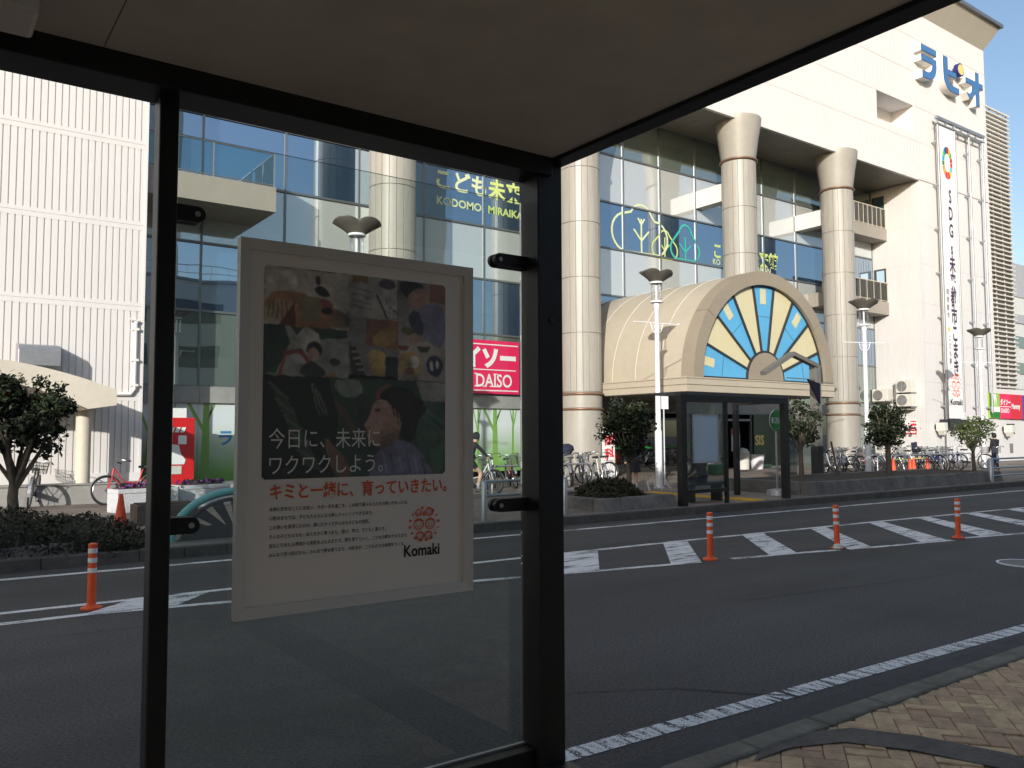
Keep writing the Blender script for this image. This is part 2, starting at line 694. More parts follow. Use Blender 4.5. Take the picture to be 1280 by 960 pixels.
# far pavement, slightly stepped up from the road
fp = MB().box(-160, 260, KERB_F + .16, 29, -.02, .15)
struct(fp.build("far_pavement", "plaza_paving"))
kb = MB()
x = -40.0
while x < 110:
    kb.box(x, x + .592, KERB_F, KERB_F + .16, -.02, .152)
    x += .6
struct(kb.build("far_kerb", "dark_kerb", bevel=.012))

# near pavement: herringbone bricks, each one a little different
mat("paver", (.50, .335, .195), .85, var=.26, vs=9, rnd=.20, bump=.25, bs=70)
mat("paver_bed", (.14, .115, .09), .95)
nb = MB()
L, W = .212, .106
import itertools
rot = Matrix.Rotation(radians(38), 3, 'Z')
for i, j in itertools.product(range(-60, 64), range(-60, 64)):
    for kind in (0, 1):
        a, b = i * W + j * 0, 0
        # classic 90-degree herringbone lattice
        bx = i * W + j * L * 0
        ux, uy = (i + 2 * j) * W, (i - 2 * j) * W
        if kind == 0:
            x0, x1, y0, y1 = ux, ux + L, uy, uy + W
        else:
            x0, x1, y0, y1 = ux, ux + W, uy + W, uy + W + L
        cx, cy = (x0 + x1) / 2, (y0 + y1) / 2
        c = rot @ Vector((cx, cy, 0)) + Vector((3.0, .6, 0))
        if not (-3.2 < c.x < 8.6 and -2.2 < c.y < KERB_N - .09):
            continue
        hx, hy = (x1 - x0) / 2 - .0022, (y1 - y0) / 2 - .0022
        ht = .1 + random.uniform(-.003, .003)
        tl = random.uniform(-.004, .004)
        vs = []
        for s, z in ((1, ht - .004), (.0, ht)):
            ins = 0 if s else .005
            for sx, sy in ((-1, -1), (1, -1), (1, 1), (-1, 1)):
                p = rot @ Vector((sx * (hx - ins), sy * (hy - ins), 0)) + c
                vs.append((p.x, p.y, z + tl * sx))
        vs2 = [(p[0], p[1], .07) for p in vs[:4]]
        nb.add(vs2 + vs, [(0, 1, 5, 4), (1, 2, 6, 5), (2, 3, 7, 6), (3, 0, 4, 7), (4, 5, 9, 8), (5, 6, 10, 9), (6, 7, 11, 10), (7, 4, 8, 11), (8, 9, 10, 11)])
struct(nb.build("near_pavement", "paver", recalc=False))
bd = MB().box(-120, 160, -14, KERB_N - .16, -.02, .092)
struct(bd.build("near_pavement_bed", "paver_bed"))
kn = MB()
x = -30.0
while x < 60:
    kn.box(x, x + .596, KERB_N - .16, KERB_N, -.02, .116)
    x += .6
struct(kn.build("near_kerb", "moss_kerb", bevel=.02))
gn = MB()
gn.add([(-60, KERB_N, .004), (90, KERB_N, .004), (90, KERB_N + .34, .004), (-60, KERB_N + .34, .004)], [(0, 1, 2, 3)])
struct(gn.build("near_gutter", "gutter"))
ge = MB()
ge.add([(-60, KERB_N + .02, .008), (90, KERB_N + .02, .008), (90, KERB_N + .075, .008), (-60, KERB_N + .075, .008)], [(0, 1, 2, 3)])
struct(ge.build("gutter_edge", "dust_line", recalc=False))
# dark curved patch that crosses the bricks
pt = [(3.55, 2.80), (3.85, 2.80), (4.15, 2.68), (4.33, 2.40), (4.45, 2.02), (4.5, 1.6)]
pa = MB()
top = [(p[0] + .11, p[1] + .03, .108) for p in pt]
bot = [(p[0] - .11, p[1] - .07, .108) for p in pt]
for i in range(len(pt) - 1):
    pa.add([bot[i], bot[i + 1], top[i + 1], top[i]], [(0, 1, 2, 3)])
struct(pa.build("pavement_repair_strip", "strip_dark"))

# road markings
mk = MB()


def band(pts, w, z=.004):
    for (xa, ya), (xb, yb) in zip(pts, pts[1:]):
        d = Vector((xb - xa, yb - ya)).normalized() * w / 2
        mk.add([(xa + d.y, ya - d.x, z), (xb + d.y, yb - d.x, z), (xb - d.y, yb + d.x, z), (xa - d.y, ya + d.x, z)], [(0, 1, 2, 3)])


band([(-30, 12.35), (60, 10.9)], .13)                     # far edge line
band([(-30, 10.0), (2.2, 9.60), (10, 9.44), (15, 9.19), (21, 8.80), (40, 7.3)], .12)
band([(-30, 9.25), (1.5, 9.07), (4, 8.62), (6.65, 8.12), (8.65, 7.74)], .12)
band([(9.3, 7.66), (10.4, 7.48), (11.3, 7.28)], .12)
band([(11.45, 7.23), (13.75, 6.83)], .12)
band([(14.0, 6.90), (16, 6.5), (22, 5.6)], .12)
bars = [((6.2, 8.22), (7.15, 8.02), (8.30, 9.34), (7.35, 9.47))]
for (fx0, fx1, fy), (nx0, nx1, ny) in (((9.70, 10.22, 9.36), (8.18, 8.68, 7.75)), ((11.62, 12.14, 9.36), (9.95, 10.47, 7.52)), ((13.40, 13.83, 9.24), (11.40, 11.90, 7.2)),
                                       ((15.13, 15.56, 9.12), (13.0, 13.65, 6.92)), ((16.72, 17.14, 9.0), (14.65, 15.35, 6.82)), ((18.5, 18.95, 8.92), (16.4, 17.1, 6.5)), ((20.2, 20.7, 8.78), (18.1, 18.8, 6.2))):
    bars.append(((nx0, ny), (nx1, ny - .08), (fx1, fy - .03), (fx0, fy)))
bars.append(((1.42, 9.10), (2.25, 9.0), (2.75, 9.56), (1.95, 9.60)))
bars.append(((4.0, 8.66), (4.9, 8.48), (5.6, 9.46), (4.7, 9.5)))
for b in bars:
    mk.add([(px_, py_, .008) for px_, py_ in b], [(0, 1, 2, 3)])
struct(mk.build("road_markings", "road_paint", recalc=False))
mk = MB()
band([(-30, 3.75), (2.6, 3.56), (4.76, 3.50)], .145)
band([(4.80, 3.50), (8.1, 3.41), (30, 2.99)], .145)
struct(mk.build("road_edge_line", "edge_paint", recalc=False))
cj = MB()
for (xa, ya), (xb, yb), w in (((4.25, 4.05), (4.79, 3.41), .018), ((3.2, 4.6), (4.25, 4.05), .010), ((7.0, 5.7), (11.6, 5.05), .012), ((-6, 8.6), (3.4, 8.1), .010)):
    d = Vector((xb - xa, yb - ya)).normalized() * w / 2
    cj.add([(xa + d.y, ya - d.x, .0095), (xb + d.y, yb - d.x, .0095), (xb - d.y, yb + d.x, .0095), (xa - d.y, ya + d.x, .0095)], [(0, 1, 2, 3)])
struct(cj.build("road_crack", "black_rubber", recalc=False))
mh = thing("manhole_cover", "round pinkish concrete manhole cover set in the asphalt", "manhole", (12.05, 5.02, 0))
MB().lathe([(.33, .0), (.33, .010), (0, .010)], 12.05, 5.02, 32).build("lid", "kerb_stone", mh)
MB().ring(arc(12.05, 5.02, .36, 0, 348.75, 31), arc(12.05, 5.02, .332, 0, 348.75, 31), 'xy', .0, .013).build("rim", "reflective_white", mh)

# yellow tactile strip leading from the kerb to the plaza
ty = MB().box(16.2, 16.75, 12.75, 16.5, .15, .158)
for i in range(0, 9):
    for j in range(0, 62):
        ty.box(16.23 + i * .06, 16.255 + i * .06, 12.78 + j * .06, 12.805 + j * .06, .158, .163)
struct(ty.build("tactile_strip", "tactile_yellow"))

# ================================================================== SHOPPING MALL
mall = thing("shopping_mall", "big white ribbed shopping mall with round columns and blue glazed front", "building", (28, 24, 0))


def ribbed(mb, x0, x1, y, z0, z1, pitch=.155, groove=.032, depth=.03, axis='x', yb=None):
    """vertical ribbed cladding sheet; axis 'x' faces -Y, axis 'y' faces -X (then y is the X plane)"""
    n = max(1, int((x1 - x0) / pitch))
    p = (x1 - x0) / n
    prof = []
    for i in range(n):
        a = x0 + i * p
        prof += [(a, 0), (a + p - groove, 0), (a + p - groove * .8, depth), (a + p - groove * .2, depth)]
    prof.append((x1, 0))
    vs, fs = [], []
    for u, d in prof:
        for z in (z0, z1):
            vs.append((u, y + d, z) if axis == 'x' else (y + d, u, z))
    for i in range(len(prof) - 1):
        fs.append((2 * i, 2 * i + 2, 2 * i + 3, 2 * i + 1))
    mb.add(vs, fs)


# left wing ---------------------------------------------------------
WX, WY = 4.76, 23.0
w = MB()
zz = [.62, 2.74, 5.07, 7.2, 9.36, 11.4, 13.5, 15.6, 17.4]
for a, b in zip(zz, zz[1:]):
    ribbed(w, -14, WX, WY, a + (.14 if a > 3 else .08), b - .09)
    w.box(-14, WX, WY - .006, WY + .12, b - .09, b + .03)
    w.box(-14, WX, WY - .006, WY + .12, b + .042, b + .14)
    w.box(-14, WX, WY + .006, WY + .12, b + .03, b + .042)
w.box(-14, WX, WY - .02, WY + .12, .6, .82)
w.box(-14, WX - .002, WY + .1, 60, .15, 17.5)
w.box(WX - .06, WX + .004, WY - .016, WY + .15, .6, 17.5)
w.build("wing_wall", "white_panel", mall, recalc=False)
pc = MB()
pc.tube([(4.55, WY - .07, 4.75), (4.55, WY - .07, 2.95), (4.46, WY - .07, 2.82), (3.6, WY - .07, 2.80)], .045, 8)
pc.tube([(4.38, WY - .1, 4.75), (4.6, WY - .1, 4.72), (4.55, WY - .07, 4.62)], .03, 6)
for z in (4.5, 3.7, 3.05):
    pc.box(4.47, 4.63, WY - .12, WY, z - .03, z + .03)
pc.build("drain_pipe", "white_trim", mall, smooth=40)
hd = MB()
hp = [(WY, 3.98), (WY - .62, 3.9), (WY - .72, 3.78), (WY - .72, 3.42), (WY - .5, 3.36), (WY, 3.36)]
hd.prism(hp, 'yz', 1.9, 2.78)
hd.build("vent_hood", "steel", mall, bevel=.01)
lg = MB().box(-14, 5.0, 21.7, WY + .05, .15, .60).box(-14, 5.02, 21.66, 21.9, .60, .635)
lg.box(5.0, 8.6, 23.0, 25.2, .15, .42)
lg.build("ledge", "grey_concrete", mall, bevel=.01)

# upper wall over the columns, tower at the right ------------------
FY = 22.5
TX0, TX1 = 42.95, 51.0
up_ = MB()
zz = [15.45, 17.35, 19.25, 21.15, 23.05, 24.55]
for a, b in zip(zz, zz[1:]):
    ribbed(up_, WX, TX1, FY, a + .02, b - .02, pitch=.15, groove=.022, depth=.02)
    up_.box(WX, TX1, FY + .012, FY + .2, b - .02, b + .02)
up_.box(WX, TX1, FY + .1, 60, 15.5, 24.6)
up_.box(WX, TX1, FY - .04, FY + .25, 15.3, 15.47)
up_.box(WX, TX0, FY - .10, FY + .05, 15.22, 15.30)
# niche: cut by building the wall round a recess (recess pieces proud of the wall body)
upw = up_.build("upper_wall", "white_panel", mall, recalc=False)
nc = MB()
nx0, nx1, nz0, nz1 = 39.2, 42.75, 17.75, 19.25
for mbm in (upw.data,):
    bm = bmesh.new()
    bm.from_mesh(mbm)
    ox, oy, oz = 28, 24, 0
    for co, no in (((nx0 - ox, 0, 0), (1, 0, 0)), ((nx1 - ox, 0, 0), (1, 0, 0)), ((0, 0, nz0), (0, 0, 1)), ((0, 0, nz1), (0, 0, 1))):
        gm = [f for f in bm.faces] + [e for e in bm.edges] + [v for v in bm.verts]
        bmesh.ops.bisect_plane(bm, geom=gm, plane_co=co, plane_no=no)
    kill = []
    for f in bm.faces:
        c = f.calc_center_median()
        if nx0 - ox < c.x < nx1 - ox and nz0 < c.z < nz1 and c.y < FY + 1.0 - oy:
            kill.append(f)
    bmesh.ops.delete(bm, geom=kill, context='FACES')
    bm.to_mesh(mbm)
    bm.free()
nd = FY + 1.25
nc.add([(nx0, FY, nz0), (nx1, FY, nz0), (nx1, nd, nz0), (nx0, nd, nz0)], [(0, 1, 2, 3)])
nc.add([(nx0, FY, nz1), (nx1, FY, nz1), (nx1, nd, nz1), (nx0, nd, nz1)], [(3, 2, 1, 0)])
nc.add([(nx0, FY, nz0), (nx0, FY, nz1), (nx0, nd, nz1), (nx0, nd, nz0)], [(3, 2, 1, 0)])
nc.add([(nx1, FY, nz0), (nx1, FY, nz1), (nx1, nd, nz1), (nx1, nd, nz0)], [(0, 1, 2, 3)])
nc.add([(nx0, nd, nz0), (nx1, nd, nz0), (nx1, nd, nz1), (nx0, nd, nz1)], [(0, 1, 2, 3)])
nr = nc.build("wall_niche", "white_panel", mall, recalc=False)
al = MB().lathe([(0, -.1), (.1, -.08), (.13, 0), (.1, .08), (0, .1)], 0, 0, 12)
alarm = [(40.35, nd - .08, 18.75), (TX0 - .06, 24.45, 9.9), (41.9, 24.9, 13.55)]
for p in alarm:
    a = MB()
    a.v, a.f, a.m = [(v[0] + p[0], v[1] + p[1], v[2] + p[2]) for v in al.v], al.f, al.m
    a.build("alarm_lamp", "sign_red", mall, smooth=60)

tw = MB()
zz = [.15, 2.35, 4.45, 6.55, 8.65, 10.75, 12.85, 15.3]
for a, b in zip(zz, zz[1:]):
    ribbed(tw, TX0, TX1, FY, a + .02, b - .02, pitch=.15, groove=.022, depth=.02)
    ribbed(tw, FY, 25.3, TX0, a + .02, b - .02, pitch=.15, groove=.022, depth=.02, axis='y')
    tw.box(TX0 + .012, TX1, FY + .012, FY + .2, b - .02, b + .02)
    tw.box(TX0 + .014, TX0 + .2, FY + .1, 25.3, b - .021, b + .021)
tw.box(TX0 + .1, TX1, FY + .1, 60, .1, 15.6)
tw.build("tower_wall", "white_panel", mall, recalc=False)
lw = MB().box(TX1 + .003, 62, FY + .02, 58, .1, 4.35).box(51.0, 54.3, FY + .35, 40, 4.3, 21.2).box(54.3, 62, 26, 58, 4.3, 9)
lw.build("low_annex", "white_panel", mall)
lv = MB()
z = 4.5
while z < 21.3:
    lv.obox((52.55, FY + .12, z), (1.62, 0, 0), (0, .10, .035), (0, -.012, .034))
    z += .275
for xx in (50.98, 52.0, 53.1, 54.15):
    lv.box(xx - .025, xx + .025, FY + .2, FY + .28, 4.4, 21.3)
MB().box(51.0, 54.2, FY + .29, FY + .34, 4.4, 21.25).build("louvre_backing", "slab_taupe", mall)
lv.build("louvre_screen", "white_trim", mall)

# cornice
cn = MB()
cn.prism([(FY + .3, 24.55), (FY, 24.55), (FY - .78, 25.7), (FY - .78, 25.72), (FY + .3, 25.72)], 'yz', WX, TX1 + .0)
cn.build("cornice", "cornice_beige", mall)
ct = MB().box(WX, TX1 + .55, FY - .95, FY + .6, 25.72, 25.92).box(WX, TX1 + .4, FY - .85, 60, 25.92, 25.98)
ct.build("roof_edge", "mullion_metal", mall)
ce = MB()
ce.add([(TX1, FY, 24.55), (TX1, 34, 24.55), (TX1 + .45, 34, 25.7), (TX1 + .45, FY - .78, 25.7), (TX1, FY - .78, 25.7)], [(0, 1, 2, 3), (0, 3, 4)])
ce.build("cornice_return", "cornice_beige", mall, recalc=False)

# soffit and ceiling spots
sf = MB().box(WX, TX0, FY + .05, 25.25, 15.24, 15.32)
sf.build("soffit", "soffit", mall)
for sx in (13.5, 16.5, 22, 25, 27.0, 31, 33.5, 38.5, 40.8):
    MB().lathe([(.14, 15.235), (.14, 15.215), (.09, 15.21), (.085, 15.232), (0, 15.232)], sx, 23.8, 16).build("soffit_lamp", "capital_metal", mall, smooth=40)

# columns ------------------------------------------------------------
CY_ = 22.95
CR = .735


def column(cx, low=True):
    sh = MB()
    n = 20
    joints = [3.28 if low else 4.0, 5.4, 7.42, 9.44, 11.46, 13.5]
    for a, b in zip(joints, joints[1:]):
        prof = []
        for k in range(n):
            t0, t1 = 2 * pi * k / n, 2 * pi * (k + 1) / n
            for f in (.045, .35, .65, .955):
                t = t0 + (t1 - t0) * f
                prof.append((cx + CR * cos(t), CY_ + CR * sin(t)))
            prof.append((cx + (CR - .035) * cos(t1), CY_ + (CR - .035) * sin(t1)))
        sh.prism(prof, 'xy', a + .012, b - .012)
    sh.lathe([(CR - .03, 3.2 if low else 4.0), (CR - .03, 13.55)], cx, CY_, 32)
    c = sh.build("column", "column_panel", mall, smooth=25)
    if low:
        MB().lathe([(.77, .15), (.77, 2.6)], cx, CY_, 48).lathe([(.755, 2.6), (.755, 3.2)], cx, CY_, 48).lathe([(.80, .15), (.80, .3), (.77, .33)], cx, CY_, 48).build("pedestal", "column_panel", c, smooth=30)
    MB().lathe([(CR, 13.62), (.78, 13.9), (.86, 14.5), (.97, 15.1), (1.0, 15.36), (1.0, 15.42)], cx, CY_, 48).build("capital", "capital_metal", c, smooth=40)
    for z in (2.66, 3.2, 13.56) if low else (13.56,):
        ri = MB()
        ri.tube([(cx + .775 * cos(2 * pi * k / 40), CY_ + .775 * sin(2 * pi * k / 40), z) for k in range(40)], .05, 8, closed=True)
        ri.build("copper_ring", "copper", c, smooth=60)
    return c


COLX = [11.95, 19.68, 28.78, 36.15]
for cx in COLX:
    column(cx, cx != COLX[2])
    MB().box(cx - .28, cx + .28, CY_ + .6, 25.15, 12.0, 12.78).build("tie_beam", "white_trim", mall)

# curtain wall -------------------------------------------------------
GY = 25.2
MX = [4.75, 6.75, 9.3, 11.85, 14.35, 16.9, 19.4, 21.7, 24.0, 26.2, 28.5, 30.9, 33.35, 35.95, 38.4, 40.7, 42.9]
MZ = [3.2, 5.45, 7.5, 9.48, 11.42, 13.45, 15.24]
KIND = ["dim_glass", "vision_glass", "pale_glass", "vision_glass", "pale_glass", "dim_glass"]
for i, (a, b) in enumerate(zip(MX, MX[1:])):
    for j, (c, d) in enumerate(zip(MZ, MZ[1:])):
        q = random.uniform(-.0012, .0012)
        q2 = random.uniform(-.0012, .0012)
        wn_ = MB()
        wn_.add([(a + .03, GY - q * 2, c + .03), (b - .03, GY + q * 2, c + .03), (b - .03, GY + q * 2 + q2 * 2, d - .03), (a + .03, GY - q * 2 + q2 * 2, d - .03),
                 (a + .03, GY + .05, c + .03), (b - .03, GY + .05, c + .03), (b - .03, GY + .05, d - .03), (a + .03, GY + .05, d - .03)],
                [(0, 1, 2, 3), (5, 4, 7, 6), (0, 4, 5, 1), (3, 2, 6, 7), (1, 5, 6, 2), (4, 0, 3, 7)])
        wo = wn_.build("window", KIND[j], mall, recalc=False)
        fr = MB()
        fr.box(a, a + .03, GY - .05, GY + .06, c, d).box(b - .03, b, GY - .05, GY + .06, c, d)
        fr.box(a + .03, b - .03, GY - .06, GY + .06, c, c + .035).box(a + .03, b - .03, GY - .06, GY + .06, d - .035, d)
        fr.build("frame", "mullion_metal", wo)
fb = MB()
for a, b in zip(MX, MX[1:]):
    fb.box(a + .006, b - .006, GY - .16, GY + .1, 2.72, 3.2)
fb.build("fascia_band", "grey_concrete", mall)
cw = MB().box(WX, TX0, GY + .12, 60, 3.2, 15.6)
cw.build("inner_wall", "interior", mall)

# ground floor: printed wall panels with green trees ----------------
mu = MB()
for a, b in zip(MX[:6], MX[1:7]):
    mu.box(a + .006, b - .006, GY - .05, GY + .1, .42, 2.72)
mural = mu.build("mural_panel", "mural_print", mall)
tr = MB()


def mural_tree(cx, s, lean=0., flip=1):
    y0, y1 = GY - .056, GY - .05
    tr.prism([(cx - .10 * s, .43), (cx + .12 * s, .43), (cx + .07 * s + lean, 2.7), (cx - .06 * s + lean, 2.7)], 'xz', y0, y1)
    tr.prism([(cx + lean * .5 - .02, 1.75), (cx + lean * .5 - .02, 1.95), (cx - .34 * flip * s, 2.7), (cx - .42 * flip * s, 2.7)][::flip], 'xz', y0 - .003, y1)
    tr.prism([(cx + lean * .6, 2.05), (cx + lean * .6, 2.2), (cx + .24 * flip * s, 2.7), (cx + .19 * flip * s, 2.7)][::-flip], 'xz', y0 - .003, y1)


for cx, s, ln in ((5.35, .7, .1), (6.0, .55, -.1), (6.95, 1.25, .03), (8.6, .7, -.08), (10.2, 1.1, .05), (13.0, 1., 0), (15.6, .7, .06), (16.6, .55, .02), (17.35, 1.25, .0), (18.15, .5, .03), (18.8, .7, -.02)):
    mural_tree(cx, s, ln, 1 if cx < 17.9 else -1)
tr.build("tree_print", "mural_tree", mural)
MB().text("ラピオ", .50, 7.30, GY - .06, 1.50, bold=.03).build("lettering", "text_blue", mural, recalc=False)

# shop glazing right of the entrance and the entrance recess --------
gr = MB()
for a, b in zip(MX[12:], MX[13:]):
    gr.box(a + .05, b - .05, GY - .04, GY + .05, .15, 2.7)
gr.build("shop_window", "dim_glass", mall)
gf = MB()
for a in MX[12:]:
    gf.box(a - .05, a + .05, GY - .08, GY + .08, .15, 2.72)
gf.build("shop_frame", "mullion_metal", mall)
rc = MB()
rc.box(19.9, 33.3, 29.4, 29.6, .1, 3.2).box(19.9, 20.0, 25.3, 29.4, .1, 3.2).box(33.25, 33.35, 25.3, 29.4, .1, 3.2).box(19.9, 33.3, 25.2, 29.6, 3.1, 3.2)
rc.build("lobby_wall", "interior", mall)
dr = MB()
for xx in (20.0, 21.4, 22.9, 24.3, 25.75, 27.2, 28.6, 29.9, 30.9, 31.9, 33.3):
    dr.box(xx - .035, xx + .035, 25.0, 25.12, .15, 2.72)
dr.box(20.0, 33.3, 25.0, 25.12, 2.35, 2.45)
dr.box(20.0, 33.3, 25.02, 25.1, 2.66, 2.72)
dro = dr.build("entrance_frame", "mullion_metal", mall)
for a, b in ((20.0, 21.4), (21.4, 22.9), (22.9, 24.3), (24.3, 25.75), (25.75, 27.2), (27.2, 28.6), (28.6, 29.9)):
    MB().box(a + .04, b - .04, 25.05, 25.07, .16, 2.35).build("door_pane", "far_glass", dro)

# balconies -----------------------------------------------------------


def balcony(x0, x1, yf, zb, zt, zr, nposts, right_rail=True):
    b = MB().box(x0, x1, yf, GY + .1, zb, zt).build("balcony", "slab_taupe", mall)
    gl = MB().box(x0, x1 - .03, yf + .04, yf + .055, zt + .08, zr - .02)
    if right_rail:
        gl.box(x1 - .055, x1 - .04, yf + .06, GY - .1, zt + .08, zr - .02)
    gl.build("railing_glass", "rail_glass", b)
    rl = MB().tube([(x0, yf + .05, zr), (x1 - .05, yf + .05, zr), (x1 - .05, GY - .06, zr)] if right_rail else [(x0, yf + .05, zr), (x1, yf + .05, zr)], .028, 8)
    rl.tube([(x0, yf + .05, zt + .06), (x1 - .05, yf + .05, zt + .06)], .018, 6)
    for k in range(nposts + 1):
        xx = x0 + (x1 - .05 - x0) * k / nposts
        rl.box(xx - .018, xx + .018, yf + .03, yf + .075, zt, zr)
    if right_rail:
        rl.box(x1 - .07, x1 - .03, (yf + GY) / 2 - .02, (yf + GY) / 2 + .02, zt, zr)
    rl.build("handrail", "steel" if right_rail else "rail_cream", b, smooth=40)
    return b


balcony(4.78, 8.3, 23.2, 8.22, 8.95, 9.95, 2)
balcony(36.9, TX0 - .02, 24.3, 12.3, 12.95, 14.05, 14, False)
balcony(36.9, TX0 - .02, 24.3, 8.2, 8.9, 9.95, 9, False)
for zb in (12.95, 8.9):
    d = MB().box(TX0 - .035, TX0 + .05, 24.42, 25.1, zb, zb + 1.9)
    do = d.build("balcony_door", "dark_frame", mall)
    MB().box(TX0 - .045, TX0 - .034, 24.5, 24.95, zb + .9, zb + 1.8).build("pane", "vision_glass", do)

# ================================================================== MALL ENTRANCE CANOPY
CX0, CX1, CYF, CZ0, CZ1 = 20.4, 28.72, 18.55, 3.15, 3.64
AC, AR = 24.7, 3.93
can = thing("entrance_canopy", "tan barrel vaulted entrance canopy with blue and yellow sunburst end", "canopy", (AC, 21, 0))
fa = MB().box(CX0, CX1, CYF, 24.9, CZ0, CZ0 + .2).box(CX0 + .035, CX1 - .035, CYF + .035, 24.9, CZ0 + .2, CZ0 + .235).box(CX0, CX1, CYF, 24.9, CZ0 + .235, CZ1)
fa.box(CX0 - .03, CX1 + .03, CYF - .03, 24.9, CZ1 - .05, CZ1 + .001)
fa.build("fascia", "canopy_tan", can, bevel=.01)
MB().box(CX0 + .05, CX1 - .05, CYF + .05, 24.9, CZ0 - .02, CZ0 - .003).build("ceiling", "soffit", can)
bv = MB()
ns = 40
outer = arc(AC, CZ1, AR - .02, 180, 0, ns)
ys = [CYF + .55, CYF + 1.55, CYF + 2.75, CYF + 3.95, CYF + 5.15, 25.2]
for a, b in zip(ys, ys[1:]):
    vs = [(p[0], yy, p[1]) for yy in (a + .008, b - .008) for p in outer]
    bv.add(vs, [(i, i + 1, ns + 2 + i, ns + 1 + i) for i in range(ns)])
inner = arc(AC, CZ1, AR - .06, 180, 0, ns)
vs = [(p[0], yy, p[1]) for yy in (CYF + .3, 25.2) for p in inner]
bv.add(vs, [(i, i + 1, ns + 2 + i, ns + 1 + i) for i in range(ns)])
bv.build("barrel_roof", "canopy_tan", can, smooth=40, recalc=False)
sm = MB()
for yy in ys[:-1]:
    sm.tube([(AC + (AR - .012) * cos(radians(180 - 180 * i / 48)), yy, CZ1 + (AR - .012) * sin(radians(180 - 180 * i / 48))) for i in range(49)], .009, 6)
sm.build("roof_seam", "white_trim", can, smooth=40)
GR = 3.45
for k in range(5):       # rim built from five curved panels
    a0, a1 = 180 - 36 * k, 180 - 36 * (k + 1)
    a0 -= .12
    a1 += .12
    o = arc(AC, CZ1, AR, a0, a1, 12)
    i_ = arc(AC, CZ1, GR, a1, a0, 12)
    rm = MB().prism(o + i_, 'xz', CYF, CYF + .56)
    rm.build("arch_rim", "canopy_rim", can, smooth=30)
for k in range(9):
    a0, a1 = 180 - 20 * k, 180 - 20 * (k + 1)
    pts = arc(AC, CZ1 + .03, GR, a0 - .7, a1 + .7, 8) + arc(AC, CZ1 + .03, .98, a1 + 2.0, a0 - 2.0, 5)
    ray = MB().prism(pts, 'xz', CYF + .18, CYF + .22).build("sunburst_panel", "ray_blue" if k % 2 == 0 else "ray_yellow", can)
    am = radians((a0 + a1) / 2)
    if k % 2 == 0:
        d_ = Vector((cos(am), 0, sin(am)))
        t_ = Vector((-sin(am), 0, cos(am)))
        c = Vector((AC, CYF + .174, CZ1 + .03)) + d_ * (GR - .42)
        MB().obox(c, d_ * .28, (0, .006, 0), t_ * .15).build("tab", "ray_yellow", ray)
        c = Vector((AC, CYF + .178, CZ1 + .03)) + d_ * 2.3
        MB().obox(c, d_ * .006, (0, .004, 0), t_ * .35).build("joint", "dark_frame", ray)
dv = MB()
for k in range(10):
    an = radians(180 - 20 * k)
    d_ = Vector((cos(an), 0, sin(an)))
    t_ = Vector((-sin(an), 0, cos(an)))
    c = Vector((AC, CYF + .17, CZ1 + .03)) + d_ * (.98 + GR) / 2
    dv.obox(c, d_ * (GR - .98) / 2, (0, .05, 0), t_ * .035)
dv.prism(arc(AC, CZ1 + .03, 1.0, 180, 0, 24) + arc(AC, CZ1 + .03, 1.06, 0, 180, 24), 'xz', CYF + .11, CYF + .22)
dv.prism(arc(AC, CZ1 + .03, GR - .05, 180, 0, 36) + arc(AC, CZ1 + .03, GR + .005, 0, 180, 36), 'xz', CYF + .12, CYF + .24)
dv.build("glazing_bar", "dark_frame", can)
MB().prism(arc(AC, CZ1 + .03, .985, 180, 0, 24), 'xz', CYF + .1, CYF + .23).build("hub", "canopy_rim", can)
MB().prism(arc(AC, CZ1, GR + .02, 180, 0, 36), 'xz', CYF + .25, CYF + .3).build("backing", "dark_frame", can)
for px_ in (20.75, 28.35):
    MB().box(px_ - .18, px_ + .18, 24.3, 24.7, .15, CZ0).build("canopy_pier", "cream_stone", can, bevel=.02)

# arched side porch on the left wing ---------------------------------
po = thing("arched_porch", "beige segmental arched porch roof on a round pillar at the ribbed wing", "porch", (0, 21.4, 0))
PY0, PY1 = 20.35, 22.95
o, i_ = [], []
for k in range(21):
    t = k / 20
    xx = -3.2 + 6.88 * t
    zo = 2.72 + .72 * (1 - ((xx - .3) / 3.55) ** 2)
    o.append((xx, zo))
    zi = 2.36 + .76 * (1 - ((xx - .3) / 2.95) ** 2)
    i_.append((-2.6 + 5.7 * t, 2.34 + .72 * (1 - ((-2.6 + 5.7 * t - .25) / 2.85) ** 2)))
pts = o + [(3.68, 2.44), (3.06, 2.34)] + i_[::-1] + [(-2.6, 2.36), (-3.3, 2.46)]
MB().prism(pts, 'xz', PY0, PY1).build("arch_roof", "cream_stone", po)
MB().lathe([(.17, .58), (.17, 2.36)], 3.28, 22.12, 24).build("pillar", "cream_stone", po, smooth=40)
MB().lathe([(.17, .58), (.17, 2.36)], -2.6, 22.12, 24).build("pillar", "cream_stone", po, smooth=40)

